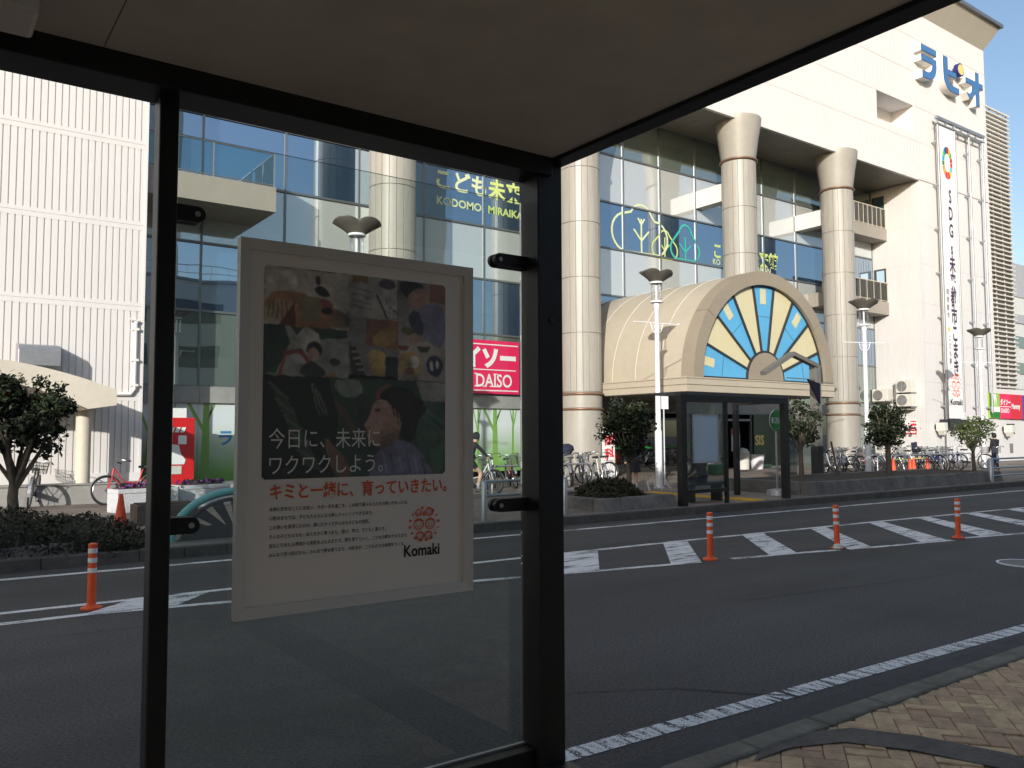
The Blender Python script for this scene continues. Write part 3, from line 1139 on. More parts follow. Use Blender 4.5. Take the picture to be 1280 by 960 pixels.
# ================================================================== BUILDINGS ROUND ABOUT
st = thing("station_building", "long cream station block across the road, seen mirrored in the mall glass", "building", (0, -20, 0))
sb = MB().box(-70, -8, -34, -14.5, 0, 14.6).box(-8, 26, -34, -14.5, 0, 13.6).box(26, 60, -34, -16, 0, 10.5)
sb.build("wall", "station_cream", st)
MB().box(-70, -8, -34, -14.3, 14.6, 14.8).box(-8, 26, -34, -14.3, 13.6, 13.8).build("roof", "station_grey", st)
for k, xx in enumerate((-6.5, -1.0, 4.5, 10.0, 15.5, 21.0)):
    for zz_ in (3.6, 7.0, 10.4):
        MB().box(xx, xx + 3.6, -14.52, -14.44, zz_, zz_ + 1.7).build("window", "station_window", st)
rl = MB()
for k in range(24):
    rl.box(-8 + k * 1.45 - .02, -8 + k * 1.45 + .02, -15, -14.96, 13.8, 14.9)
rl.box(-8, 26, -15.02, -14.95, 14.86, 14.92).box(-8, 26, -15.01, -14.96, 14.3, 14.34)
rl.build("roof_railing", "steel", st)
ta = thing("apartment_tower", "tall cream tower behind the station, seen mirrored in upper mall windows", "building", (20, -50, 0))
MB().box(12, 22, -60, -40, 0, 44).build("wall", "station_cream", ta)
tb = thing("office_tower", "slim cream office tower farther right, mirrored in the mall glass", "building", (52, -50, 0))
MB().box(50, 58, -62, -45, 0, 46).build("wall", "station_cream", tb)
db = thing("distant_building", "pale grey block far down the street beyond the louvred tower", "building", (104, 46, 0))
MB().box(94, 122, 42, 62, 0, 17.2).build("wall", "far_white", db)
MB().box(94, 122, 41.9, 62.1, 17.2, 21).box(94, 122, 41.85, 42, 14.2, 15.2).build("upper_storey", "far_grey", db)
for k in range(4):
    MB().box(95, 121, 41.9, 42.1, 2.4 + k * 3, 3.7 + k * 3).build("window", "dim_glass", db)

# ================================================================== SIGNS ON THE MALL
sg = thing("shop_sign", "pink red shop sign with white lettering above the printed wall panels", "sign", (16, 24.9, 3.2))
MB().box(14.0, 18.28, 24.86, 25.0, 3.24, 5.2).build("panel", "pink_red", sg, bevel=.02)
t = MB()
t.text("ダイソー", .80, 15.0, 24.85, 4.26, bold=.06, sx=.98)
t.build("lettering", "text_white", sg, recalc=False)
t = MB()
t.text("DAISO", .66, 16.30, 24.85, 3.50, bold=.015, sx=.84)
t.box(16.26, 16.36, 24.848, 24.852, 3.495, 3.53).box(16.26, 16.36, 24.848, 24.852, 3.945, 3.98).box(17.08, 17.28, 24.848, 24.852, 3.945, 3.98).box(17.08, 17.28, 24.848, 24.852, 3.495, 3.53).box(16.62, 16.76, 24.848, 24.852, 3.495, 3.53).box(16.92, 17.06, 24.848, 24.852, 3.495, 3.53)
for xx in (16.33, 17.06, 17.28):
    pass
t.build("latin_lettering", "text_white", sg, recalc=False)
MB().box(14.2, 18.2, 24.848, 24.862, 5.02, 5.06).box(14.2, 18.2, 24.848, 24.862, 3.34, 3.38).box(14.3, 18.1, 24.848, 24.862, 4.10, 4.135).build("line", "text_white", sg)

# roof sign: three thick katakana, blue faces with white sides
ls = thing("roof_sign", "large blue three dimensional katakana letters high on the white tower", "sign", (47, 22.3, 22))


def lprism(outline, dx, name="letter"):
    out = [(42.95 + (x_ + dx - 43.75) * .965, z_ * .86) for x_, z_ in outline]
    y0, y1 = FY - .42, FY + .02
    e = MB().prism(out, 'xz', y0, y1).build(name, "white_trim", ls)
    MB().prism(out, 'xz', y0 - .012, y0 - .002).build("edge", "sign_edge", e)
    cx_ = sum(p[0] for p in out) / len(out)
    cz_ = sum(p[1] for p in out) / len(out)
    # inset face
    n = len(out)
    area = sum(out[i][0] * out[(i + 1) % n][1] - out[(i + 1) % n][0] * out[i][1] for i in range(n))
    s = 1 if area > 0 else -1
    ins = []
    for i in range(n):
        a, b, c = Vector(out[i - 1]), Vector(out[i]), Vector(out[(i + 1) % n])
        d1, d2 = (b - a).normalized(), (c - b).normalized()
        n1, n2 = Vector((-d1.y, d1.x)) * s, Vector((-d2.y, d2.x)) * s
        bis = n1 + n2
        bis = bis / max(.3, bis.dot(n1)) if bis.length > 1e-6 else n1
        p = b + bis * .03
        ins.append((p.x, p.y))
    MB().prism(ins, 'xz', y0 - .02, y0 - .013).build("face", "sign_blue", e)


def curve_band(outer_pts, inner_pts):
    return outer_pts + inner_pts[::-1]


# ra
lprism([(0, 1.60), (1.64, 1.60), (1.64, 2.02), (0, 2.02)], 43.75)
co = arc(.62, .92, 1.02, 0, -88, 10)
ci = arc(.62, .92, .56, 0, -88, 10)
lprism([(0, .98), (0, 1.38)] + [(1.64, 1.38)] + [(x_, z_) for x_, z_ in co] + [(.08, -.10), (.08, .36)] + ci[::-1] + [(1.18, .98)], 43.75)
# pi
lprism([(0, 2.0), (.52, 2.0), (.52, 1.22), (1.5, 1.22), (1.5, .82), (.52, .82), (.52, .7)] + arc(1.0, .72, .48, 180, 268, 8) + [(1.75, .24), (1.75, -.2)] + arc(.95, .72, .92, 268, 180, 10)[0:] + [(0, 1.2)], 46.15)
# o
lprism([(0, .95), (0, 1.32), (1.18, 1.32), (1.18, 1.98), (1.62, 1.98), (1.62, 1.32), (2.1, 1.32), (2.1, .95), (1.62, .95), (1.62, -.35), (1.18, -.35), (1.18, .45)] + arc(.25, .75, .85, -25, -80, 6) + [(.05, .32)] + arc(.25, .75, .5, -70, 20, 6), 48.75)
MB().prism(arc(47.25, 22.25, .38, 0, 345, 23), 'xz', FY - .42, FY - .2).build("dot", "sign_edge", ls)
MB().prism(arc(47.25, 22.25, .30, 0, 345, 23), 'xz', FY - .44, FY - .422).build("dot_face", "sign_yellow", ls)
for o in list(ls.children):
    if o.name.startswith("letter"):
        o.location.z = 20.85

# tall banner in its steel frame
bn = thing("banner_stand", "tall steel banner frame with three bays fixed to the white tower", "frame", (47, 22.3, 2))
by = FY - .35
bf = MB()
for xx in (44.55, 46.4, 48.05, 49.65):
    bf.tube([(xx, by, 2.1 if xx < 46 else 2.9), (xx, by, 18.85)], .055, 8)
    for zb in (3.2, 5.6, 8.0, 10.4, 12.8, 15.2, 17.6):
        bf.box(xx - .05, xx + .05, by, FY + .02, zb - .04, zb + .04)
bf.box(44.4, 49.8, by - .08, by + .08, 18.82, 18.98)
bf.box(44.4, 49.8, by - .08, by + .08, 18.55, 18.6)
for k in range(7):
    xx = 44.5 + k * .86
    bf.box(xx, xx + .08, by - .04, by + .04, 18.6, 18.82)
bf.build("frame", "steel", bn, smooth=40)
MB().box(44.35, 46.6, by - .1, FY, 2.08, 2.5).build("base_box", "dark_frame", bn)
bb = thing("banner", "long white vertical banner with dark city slogan hung in the steel frame", "banner", (45.5, 22.1, 10))
MB().box(44.72, 46.28, by - .012, by + .008, 2.55, 18.5).build("cloth", "text_white", bb)
t = MB()
zc = 14.35
for ch in "SDGs未来都市こまき":
    s = 1.0 if ch not in "s" else .9
    t.text(ch, s * 1.02, 45.62, by - .016, zc, bold=.03, sx=.62, align='CENTER')
    zc -= .945
t.build("lettering", "text_purple", bb, recalc=False)
t = MB()
zc = 9.25
for ch in "環境都市":
    t.text(ch, .34, 44.98, by - .016, zc, bold=.01, sx=.7, align='CENTER')
    zc -= .42
zc = 6.75
for ch in "こども夢・":
    t.text(ch, .34, 45.05, by - .016, zc, bold=.01, sx=.7, align='CENTER')
    zc -= .42
t.build("small_lettering", "text_black", bb, recalc=False)
MB().prism(arc(44.98, 7.35, .14, 0, 330, 11), 'xz', by - .018, by - .01).build("mark", "sign_yellow", bb)
wc = ["#c5192d", "#dda63a", "#4c9f38", "#c5192d", "#ff3a21", "#26bde2", "#fcc30b", "#a21942", "#fd6925", "#dd1367", "#fd9d24", "#bf8b2e", "#3f7e44", "#0a97d9", "#56c02b", "#00689d", "#19486a"]
for k, h in enumerate(wc):
    c = [((int(h[i:i + 2], 16) / 255) ** 2.2) for i in (1, 3, 5)]
    mat("wheel_" + h[1:], c, .5)
    a0, a1 = 90 - k * 360 / 17 - 1.2, 90 - (k + 1) * 360 / 17 + 1.2
    pts = arc(0, 0, .52, a0, a1, 3) + arc(0, 0, .30, a1, a0, 3)
    MB().prism([(45.45 + x_ * 1.05, 16.55 + z_ * 1.75) for x_, z_ in pts], 'xz', by - .02, by - .011).build("wheel_segment", "wheel_" + h[1:], bb)


def city_emblem(parent, cx, cz, R, y, words=True, wsize=.3, wm="text_black"):
    """round cluster of small line-drawn faces over the word mark"""
    e = MB()
    th = R * .05

    def face(fx, fz, r, hair):
        e.ring(arc(fx, fz, r, 0, 345, 23), arc(fx, fz, r - th, 0, 345, 23), 'xz', y - .002, y)
        if hair:
            e.prism(arc(fx, fz, r, 20, 160, 12) + arc(fx, fz - r * .1, r * .72, 130, 50, 6), 'xz', y - .0024, y - .0001)
        for s in (-1, 1):
            e.prism(arc(fx + s * r * .36, fz - r * .05, r * .08, 0, 300, 5), 'xz', y - .0022, y)
        e.prism(arc(fx, fz - r * .15, r * .42, 200, 340, 6) + arc(fx, fz - r * .15, r * .34, 340, 200, 6), 'xz', y - .0022, y)
    face(cx - R * .38, cz + R * .02, R * .34, True)
    face(cx + R * .40, cz + R * .02, R * .34, True)
    face(cx - R * .30, cz - R * .68, R * .27, True)
    face(cx + R * .28, cz - R * .68, R * .27, True)
    face(cx + R * .36, cz + R * .72, R * .26, True)
    face(cx - R * .40, cz + R * .70, R * .22, False)
    e.prism([(cx - R * .1, cz + R * .5), (cx + R * .08, cz + R * .5), (cx - R * .01, cz + R * .85)], 'xz', y - .002, y)
    for k in range(16):
        an = radians(k * 22.5 + 8)
        e.prism(arc(cx + R * .98 * cos(an), cz + R * .98 * sin(an), R * random.uniform(.04, .1), 0, 300, 5), 'xz', y - .002, y)
    e.build("emblem", "text_orange", parent)
    if words:
        MB().text("Komaki", wsize, cx, y - .002, cz - R * 1.0 - wsize * 1.05, bold=.03, align='CENTER').build("word_mark", wm, parent, recalc=False)


city_emblem(bb, 45.52, 4.35, .62, by - .016, True, .42)

# small signs at the far right
s3 = thing("green_sign", "small green and white sign panel first in the row at the far right", "sign", (50.4, 22.3, 3))
MB().box(49.85, 51.05, FY - .12, FY - .02, 2.62, 4.06).build("panel", "green_light", s3)
MB().box(49.9, 51.04, FY - .13, FY - .119, 2.98, 3.28).build("white_band", "text_white", s3)
MB().box(49.9, 51.04, FY - .13, FY - .119, 2.64, 2.98).build("green_band", "green_dark", s3)
MB().prism([(50.15, 3.32), (50.28, 4.0), (50.62, 4.0), (50.7, 3.32), (50.55, 3.85), (50.45, 3.3), (50.35, 3.85)], 'xz', FY - .13, FY - .119).build("tree_mark", "text_white", s3)
s3 = thing("discount_sign", "small crimson sign with white katakana between green and red signs", "sign", (51.7, 22.3, 3))
MB().box(51.07, 52.45, FY - .12, FY - .02, 2.60, 4.05).build("panel", "pink_red", s3)
t = MB().text("ダイソー", .38, 51.12, FY - .125, 3.42, bold=.05, sx=.86)
t.text("DAISO", .36, 51.16, FY - .125, 2.95, bold=.03, sx=1.0)
t.box(51.1, 52.42, FY - .13, FY - .119, 3.28, 3.32)
t.build("lettering", "text_white", s3, recalc=False)
s3 = thing("red_shop_sign", "plain red shop sign with small white word beside the violet sign", "sign", (53.2, 22.3, 3))
MB().box(52.47, 53.95, FY - .12, FY - .02, 2.58, 4.04).build("panel", "sign_red", s3)
MB().text("Mammy", .42, 52.53, FY - .125, 3.2, bold=.04, sx=.82).build("lettering", "text_white", s3, recalc=False)
s3 = thing("violet_sign", "narrow violet sign last in the row at the far right edge", "sign", (54.6, 22.3, 3))
MB().box(53.97, 55.3, FY - .12, FY - .02, 2.56, 4.03).build("panel", "violet", s3)
MB().box(54.5, 54.6, FY - .13, FY - .119, 2.7, 3.4).build("stripe", "text_white", s3)
s3 = thing("wall_notice", "red and white notice board on the tower side wall under air conditioners", "notice", (TX0 - .05, 23.4, 2))
MB().box(TX0 - .05, TX0 - .005, 22.98, 23.62, 1.72, 2.42).build("board", "text_white", s3)
t = MB().box(TX0 - .056, TX0 - .049, 22.98, 23.62, 1.72, 1.95).box(TX0 - .056, TX0 - .049, 22.98, 23.28, 1.98, 2.08).box(TX0 - .056, TX0 - .049, 22.98, 23.28, 2.16, 2.28).box(TX0 - .056, TX0 - .049, 22.98, 23.3, 2.36, 2.42).box(TX0 - .056, TX0 - .049, 23.3, 23.62, 2.16, 2.19)
t.build("red_print", "text_red", s3)
MB().box(TX0 - .062, TX0 - .055, 23.04, 23.57, 1.79, 1.88).build("white_strip", "text_white", s3)

# window stickers: outlined trees and hall name
dy = GY - .012


def ring_tube(pts, r, closed=True):
    m_ = MB()
    m_.tube([(p[0], dy, p[1]) for p in pts], r, 6, closed=closed)
    m_.v = [(v[0], dy + (v[1] - dy) * .12, v[2]) for v in m_.v]
    return m_


def flat(m_, y):
    m_.v = [(v[0], y + (v[1] - y) * .12, v[2]) for v in m_.v]
    return m_


d1 = thing("tree_sticker", "large pale outlined tree sticker on the blue upper window band", "sticker", (25, dy, 10))
pts = arc(25.9, 10.25, .75, -75, 95, 8) + arc(25.05, 10.95, .66, 25, 155, 8) + arc(24.15, 10.3, .82, 110, 265, 10)
ring_tube(pts, .055).build("outline", "decal_cream", d1, smooth=60)
tt = MB()
for q in ([(25.05, 9.5), (25.05, 11.0)], [(25.05, 10.05), (24.6, 10.5)], [(25.05, 10.05), (25.5, 10.5)], [(25.05, 10.75), (24.85, 11.02)], [(25.05, 10.75), (25.25, 11.02)]):
    tt.tube([(p[0], dy, p[1]) for p in q], .05, 6)
flat(tt, dy).build("branches", "decal_cream", d1, smooth=60)
d2 = thing("tree_sticker", "small lime outlined tree sticker overlapping the large pale one", "sticker", (26.5, dy, 10))
pts = arc(26.85, 9.85, .42, -85, 60, 8) + arc(26.48, 10.4, .30, 20, 160, 8) + arc(26.1, 9.85, .42, 120, 265, 8)
ring_tube(pts, .04).build("outline", "decal_lime", d2, smooth=60)
tt = MB()
for q in ([(26.48, 9.5), (26.48, 10.4)], [(26.48, 9.8), (26.2, 10.1)], [(26.48, 9.8), (26.76, 10.1)]):
    tt.tube([(p[0], dy, p[1]) for p in q], .035, 6)
flat(tt, dy).build("branches", "decal_lime", d2, smooth=60)
d3 = thing("tree_sticker", "teal outlined tree sticker right of the lime one", "sticker", (28, dy, 10))
pts = arc(28.35, 10.0, .46, -85, 50, 8) + arc(27.9, 10.75, .38, 10, 170, 8) + arc(27.4, 10.0, .46, 130, 265, 8)
ring_tube([(p[0] - .1, p[1]) for p in pts], .055).build("outline", "decal_teal", d3, smooth=60)
tt = MB()
for q in ([(27.78, 9.5), (27.78, 10.6)], [(27.78, 9.9), (27.4, 10.25)], [(27.78, 9.9), (28.15, 10.25)]):
    tt.tube([(p[0], dy, p[1]) for p in q], .05, 6)
flat(tt, dy).build("branches", "decal_teal", d3, smooth=60)
d4 = thing("tree_sticker", "teal round outlined sticker at the left end of the window band", "sticker", (22.4, dy, 10))
ring_tube(arc(21.9, 10.1, .62, 0, 345, 23), .05).build("outline", "decal_teal", d4, smooth=60)
d5 = thing("hall_lettering", "cream hall name lettering on the upper windows left of the corner post", "lettering", (16.5, dy, 10.5))
MB().text("こども", .82, 14.75, dy, 10.65, bold=.03, sx=.95).build("kana", "decal_cream", d5, recalc=False)
MB().text("未来館", .82, 17.10, dy, 10.65, bold=.03, sx=.95).build("kanji", "decal_lime", d5, recalc=False)
MB().text("KODOMO", .40, 14.85, dy, 10.02, bold=.03, sx=1.05).build("latin", "decal_cream", d5, recalc=False)
MB().text("MIRAIKAN", .40, 17.08, dy, 10.02, bold=.03, sx=1.05).build("latin", "decal_lime", d5, recalc=False)
d6 = thing("hall_lettering", "lime hall name lettering on upper windows between the two right columns", "lettering", (33, dy, 10))
MB().text("こども", .80, 29.6, dy, 9.95, bold=.03, sx=.9).text("未来館", .80, 32.2, dy, 9.95, bold=.03, sx=.95).build("kana", "decal_lime", d6, recalc=False)
MB().text("KODOMO", .36, 29.6, dy, 9.6, bold=.02).text("MIRAIKAN", .36, 32.2, dy, 9.6, bold=.02).build("latin", "decal_cream", d6, recalc=False)

# entrance interior: things standing in the lobby
for a, b in ((22.9, 24.3), (24.3, 25.75), (25.75, 27.2), (27.2, 28.6)):
    MB().box(a + .05, b - .05, 25.035, 25.045, 1.16, 1.24).build("door_stripe", "green_dark", dro)
q = thing("dental_sign", "white upright sign with red kanji at the entrance left side", "sign", (20.55, 21.3, .15))
MB().box(19.95, 20.5, 22.1, 22.16, .15, 2.0).build("board", "text_white", q)
MB().text("歯", .46, 20.0, 22.09, 1.36, bold=.04).text("科", .46, 20.0, 22.09, .86, bold=.04).build("lettering", "text_red", q, recalc=False)
q = thing("upright_board", "plain ochre panel standing between the column and the white sign", "panel", (19.9, 23, .15))
MB().box(19.75, 21.8, 24.0, 24.08, .15, 2.6).build("board", "panel_yellow", q)
q = thing("waste_bin", "white round waste bin beside the glass entrance doors", "bin", (31.35, 24.3, .15))
MB().lathe([(.26, 0), (.33, .62), (.35, .66), (.31, .66), (.30, .58), (0, .3)], 0, 0, 24).build("bin_body", "white_paint", q, smooth=40, local=True)
q = thing("waste_bin", "pale lidded waste bin left of the white one at the doors", "bin", (30.6, 24.5, .15))
MB().lathe([(.28, 0), (.30, .7), (.31, .74), (.2, .92), (0, .98)], 0, 0, 24).build("bin_body", "station_cream", q, smooth=40, local=True)
q = thing("poster_stand", "upright poster with red heading inside the entrance", "poster", (31.2, 25.4, .15))
MB().box(30.95, 31.55, 25.4, 25.44, .95, 2.0).box(31.2, 31.25, 25.42, 25.46, .15, .95).build("board", "text_white", q)
MB().box(30.97, 31.53, 25.39, 25.4, 1.70, 1.98).build("heading", "text_red", q)
MB().box(31.05, 31.45, 25.39, 25.4, 1.3, 1.5).build("picture", "green_dark", q)
q = thing("display_counter", "warm lit counter with red box inside the entrance doors", "counter", (30.3, 26.5, .1))
MB().box(29.9, 31.0, 26.3, 26.8, .15, 1.0).box(29.9, 31.0, 26.82, 26.88, 1.0, 1.9).build("counter", "interior_warm", q)
MB().box(30.4, 30.8, 26.0, 26.28, .95, 1.35).build("red_box", "sign_red", q)
q = thing("notice_sheet", "small white notice sheet stuck on the dark entrance glass", "notice", (29.3, 25.0, 1.3))
MB().box(29.05, 29.45, 25.02, 25.03, 1.15, 1.85).build("sheet", "text_white", q)
q = thing("lobby_window_sign", "dark green window with yellow letters right of the doors", "sign", (32.6, 24.9, .15))
MB().box(31.98, 33.24, 24.93, 24.98, .2, 2.66).build("panel", "window_green", q)
MB().text("SIS", .62, 32.05, 24.92, 1.25, bold=.04, sx=.9).build("lettering", "sign_yellow", q, recalc=False)

# air conditioners ---------------------------------------------------
def ac_unit(y, z, label, fan_dark):
    u = thing("air_conditioner", label, "air conditioner", (TX0 - .25, y, z), 0, "outdoor units on the tower side wall")
    MB().box(-.28, .22, -.45, .45, 0, .66).build("casing", "ac_white", u, bevel=.02, local=True)
    f = MB()
    for r in (.27, .21, .15, .09):
        f.tube([(-.285, .12 + r * cos(2 * pi * k / 24), .33 + r * sin(2 * pi * k / 24)) for k in range(24)], .012, 5, closed=True)
    for k in range(8):
        an = 2 * pi * k / 8
        f.tube([(-.285, .12, .33), (-.285, .12 + .27 * cos(an), .33 + .27 * sin(an))], .008, 4)
    f.build("fan_grille", "ac_grille" if fan_dark else "steel", u, local=True, smooth=40)
    d = MB()
    d.add([(-.2825, .12 + .27 * cos(2 * pi * k / 24), .33 + .27 * sin(2 * pi * k / 24)) for k in range(24)], [tuple(range(24))])
    d.build("fan_recess", "ac_grille", u, local=True)
    MB().box(-.3, .24, -.4, -.36, -.06, 0).box(-.3, .24, .36, .4, -.06, 0).build("bracket", "steel", u, local=True)


ac_unit(24.7, 3.50, "large air conditioner unit nearest the green glass wall", True)
ac_unit(23.35, 3.92, "upper of the two stacked air conditioner units", False)
ac_unit(23.35, 3.18, "lower of the two stacked air conditioner units", False)
q = thing("duct_plinth", "low grey plinth under the air conditioners with ducting", "plinth", (TX0 - .5, 24.3, .15))
MB().box(TX0 - .5, TX0 - .01, 23.9, 25.1, 2.3, 2.95).box(TX0 - .5, TX0 - .01, 23.0, 25.0, 3.0, 3.06).build("plinth", "slab_taupe", q)


def wall_lamp(x_, z_, label):
    u = thing("wall_lamp", label, "lamp", (x_, FY - .02, z_))
    MB().box(-.18, .18, -.55, -.1, -.22, .22).prism([(-.18, -.22), (.18, -.22), (.0, -.45)], 'xz', -.5, -.15).build("housing", "ac_white", u, local=True, bevel=.02)
    MB().box(-.12, .12, -.12, 0, -.1, .1).box(.18, .30, -.5, -.1, -.3, .3).build("arm", "dark_frame", u, local=True)


wall_lamp(43.9, 2.1, "box shaped wall lamp on the tower left of the banner")
wall_lamp(51.6, 2.0, "box shaped wall lamp below the green sign")
q = thing("wall_vent", "small dark vent low on the white wall at the far right", "vent", (52.6, FY, .9))
MB().box(52.4, 52.75, FY - .03, FY + .02, .6, 1.15).build("grille", "ac_grille", q)

# ================================================================== NEAR BUS SHELTER
sh = thing("bus_shelter", "dark framed bus shelter in the foreground with pale ceiling and glass wall", "shelter", (1.0, 1.2, .1))
MB().box(-3.4, 2.085, -1.0, 2.78, 2.865, 2.925).build("ceiling", "ceiling_board", sh)
cj = MB()
for xx in (-1.9, .41):
    cj.box(xx - .001, xx + .001, -1.0, 2.60, 2.8635, 2.866)
cj.build("ceiling_joint", "black_metal", sh)
MB().box(-3.4, 2.2, -1.05, 2.82, 2.93, 2.97).build("roof_cover", "dark_frame", sh)
MB().box(-3.4, 2.085, 2.60, 2.76, 2.79, 2.868).build("beam", "black_metal", sh, bevel=.004)
MB().box(2.085, 2.165, -1.0, 2.77, 2.85, 2.925).build("beam", "black_metal", sh, bevel=.004)
MB().box(2.03, 2.156, 2.63, 2.76, .1, 2.868).build("post", "black_metal", sh, bevel=.004)
MB().box(.585, .643, 2.672, 2.748, .1, 2.80).build("post", "black_metal", sh, bevel=.006)
MB().box(.643, 2.03, 2.66, 2.76, .36, .495).box(2.03, 2.165, -1.0, 2.63, .30, .43).build("base_rail", "black_metal", sh, bevel=.004)
MB().box(.643, 2.03, 2.728, 2.742, .495, .503).build("glazing_bead", "steel", sh)
MB().box(.656, 2.018, 2.73, 2.74, .50, 2.70).build("glass_panel", "shelter_glass", sh)


def clamp(x0, x1, z, rnd_right):
    o = arc(x1 - .03, z, .026, -90, 90, 8) + [(x0, z + .026), (x0, z - .026)] if rnd_right else [(x1, z - .026), (x1, z + .026)] + arc(x0 + .03, z, .026, 90, 270, 8)
    c = MB().prism(o, 'xz', 2.705, 2.729).prism(o, 'xz', 2.741, 2.76).build("glass_clamp", "black_metal", sh)
    bx = x1 - .03 if rnd_right else x0 + .03
    bo = MB()
    bo.v, bo.f, bo.m = [], [], []
    bo.prism(arc(bx, z, .009, 0, 330, 11), 'xz', 2.70, 2.706)
    bo.build("bolt", "steel", c)


clamp(.63, .742, 2.44, True)
clamp(.63, .742, 1.452, True)
clamp(1.865, 2.04, 2.44, False)
clamp(1.865, 2.04, 1.452, False)
for xx in (.95, 1.35, 1.75):
    MB().lathe([(.012, 0), (.012, .004), (.006, .008), (0, .008)], 0, 0, 12)
    bl = MB().prism(arc(xx, .45, .011, 0, 330, 11), 'xz', 2.652, 2.661)
    bl.build("bolt", "steel", sh)
for zz_ in (.3, 2.2):
    MB().prism(arc(2.095, zz_, .010, 0, 330, 11), 'xz', 2.622, 2.631).build("bolt", "dark_frame", sh)
lf = thing("ceiling_light", "long pale light fitting under the shelter ceiling at top left", "lamp", (-.5, 2.3, 2.8))
MB().box(-1.1, .215, 2.27, 2.44, 2.765, 2.83).build("diffuser", "frame_grey", lf, bevel=.012)
MB().box(-1.08, .20, 2.25, 2.46, 2.83, 2.864).build("housing", "dark_frame", lf)

# ------------------------------------------------------------------ poster in its frame
pf = thing("framed_poster", "large white framed city poster with photo collage hung on the shelter glass", "poster", (1.29, 2.69, 1.76))
X0, X1, Z0, Z1 = .848, 1.757, 1.139, 2.386
for nm, pts in (("top", [(X0, Z1), (X1, Z1), (X1 - .036, Z1 - .036), (X0 + .036, Z1 - .036)]), ("bottom", [(X0, Z0), (X1, Z0), (X1 - .036, Z0 + .036), (X0 + .036, Z0 + .036)]),
                ("left", [(X0, Z0), (X0, Z1), (X0 + .036, Z1 - .036), (X0 + .036, Z0 + .036)]), ("right", [(X1, Z0), (X1, Z1), (X1 - .036, Z1 - .036), (X1 - .036, Z0 + .036)])):
    b = MB()
    n = len(pts)
    fr_ = [(p[0], 2.694 if i < 2 else 2.700, p[1]) for i, p in enumerate(pts)]
    bk = [(p[0], 2.728, p[1]) for p in pts]
    b.add(fr_ + bk, [(0, 1, 2, 3), (7, 6, 5, 4)] + [(i, i + 4, (i + 1) % 4 + 4, (i + 1) % 4) for i in range(4)])
    b.build("frame", "frame_grey", pf)
MB().box(X0 + .03, X1 - .03, 2.712, 2.727, Z0 + .03, Z1 - .03).build("sheet", "paper_white", pf)
PU0, PU1, PV0, PV1 = .934, 1.640, 1.586, 2.306
LAY = [0]


def pcol(hexs):
    return [((int(hexs[i:i + 2], 16) / 255) ** 2.2) for i in (0, 2, 4)]


pic = None


def pp(hexs, pts, smooth=0, var=0):
    """one printed shape of the collage; pts in (u right, v down) of the picture block"""
    LAY[0] += 1
    k = "print_" + hexs
    if smooth:
        for _ in range(smooth):
            q_ = []
            for i in range(len(pts)):
                a, b = pts[i], pts[(i + 1) % len(pts)]
                q_ += [(a[0] * .75 + b[0] * .25, a[1] * .75 + b[1] * .25), (a[0] * .25 + b[0] * .75, a[1] * .25 + b[1] * .75)]
            pts = q_
    y = 2.6935 - LAY[0] * .00012
    q_ = [(PU0 + min(1, max(0, u)) * (PU1 - PU0), PV1 - min(1, max(0, v)) * (PV1 - PV0)) for u, v in pts]
    PIC.append((k, y, q_))


PIC = []


def ell(cu, cv, ru, rv, n=20):
    return [(cu + ru * cos(2 * pi * i / n), cv + rv * sin(2 * pi * i / n)) for i in range(n)]


def rect(a, b, c, d):
    return [(a, c), (b, c), (b, d), (a, d)]


# tile 1: climbing frame in a pale room
pp("c9c0ae", rect(0, .435, 0, .28))
pp("b5793f", [(0, .14), (.14, .10), (.30, .16), (.435, .20), (.435, .28), (0, .28)], 1)
pp("d0a26c", [(0, .17), (.18, .15), (.13, .25), (0, .26)], 1)
pp("7a3a26", [(.07, .28), (.15, .16), (.155, .28)])
pp("8a8055", rect(.18, .28, .13, .25))
pp("2a2730", [(.25, .09), (.28, .07), (.33, .10), (.33, .13), (.26, .12)], 1)
pp("3a3236", ell(.268, .05, .014, .024))
pp("b04038", [(.27, .13), (.33, .14), (.36, .18), (.30, .18)], 1)
pp("24242c", [(.28, .18), (.34, .17), (.35, .21), (.29, .21)], 1)
# tile 2: papers and keys
pp("b9b3a8", rect(.437, .71, 0, .21))
pp("8e6a20", rect(.45, .54, .0, .035))
pp("42403f", [(.58, .08), (.71, .17), (.71, .205), (.64, .205)])
for k in range(5):
    pp("d5d1c8", [(.60 + k * .022, .09 + k * .02), (.612 + k * .022, .09 + k * .02), (.66 + k * .012, .20), (.65 + k * .012, .20)])
pp("55455a", ell(.65, .03, .05, .028))
# tile 3: child in lilac sleeves drawing
pp("a99d92", rect(.712, 1, 0, .335))
pp("9b5a35", rect(.90, 1, 0, .1))
pp("2b221e", [(.72, 0), (.86, 0), (.86, .06), (.80, .10), (.73, .07)], 1)
pp("c8906c", [(.77, .06), (.87, .02), (.90, .10), (.83, .15), (.77, .11)], 2)
pp("8581ac", [(.80, .17), (.88, .11), (1.0, .10), (1, .335), (.93, .335), (.84, .27)], 2)
pp("3e4560", [(.76, .20), (.82, .13), (.88, .24), (.84, .30)], 2)
pp("c39273", [(.74, .27), (.84, .27), (.90, .31), (.80, .32)], 2)
pp("6b7a3a", ell(.77, .26, .04, .022))
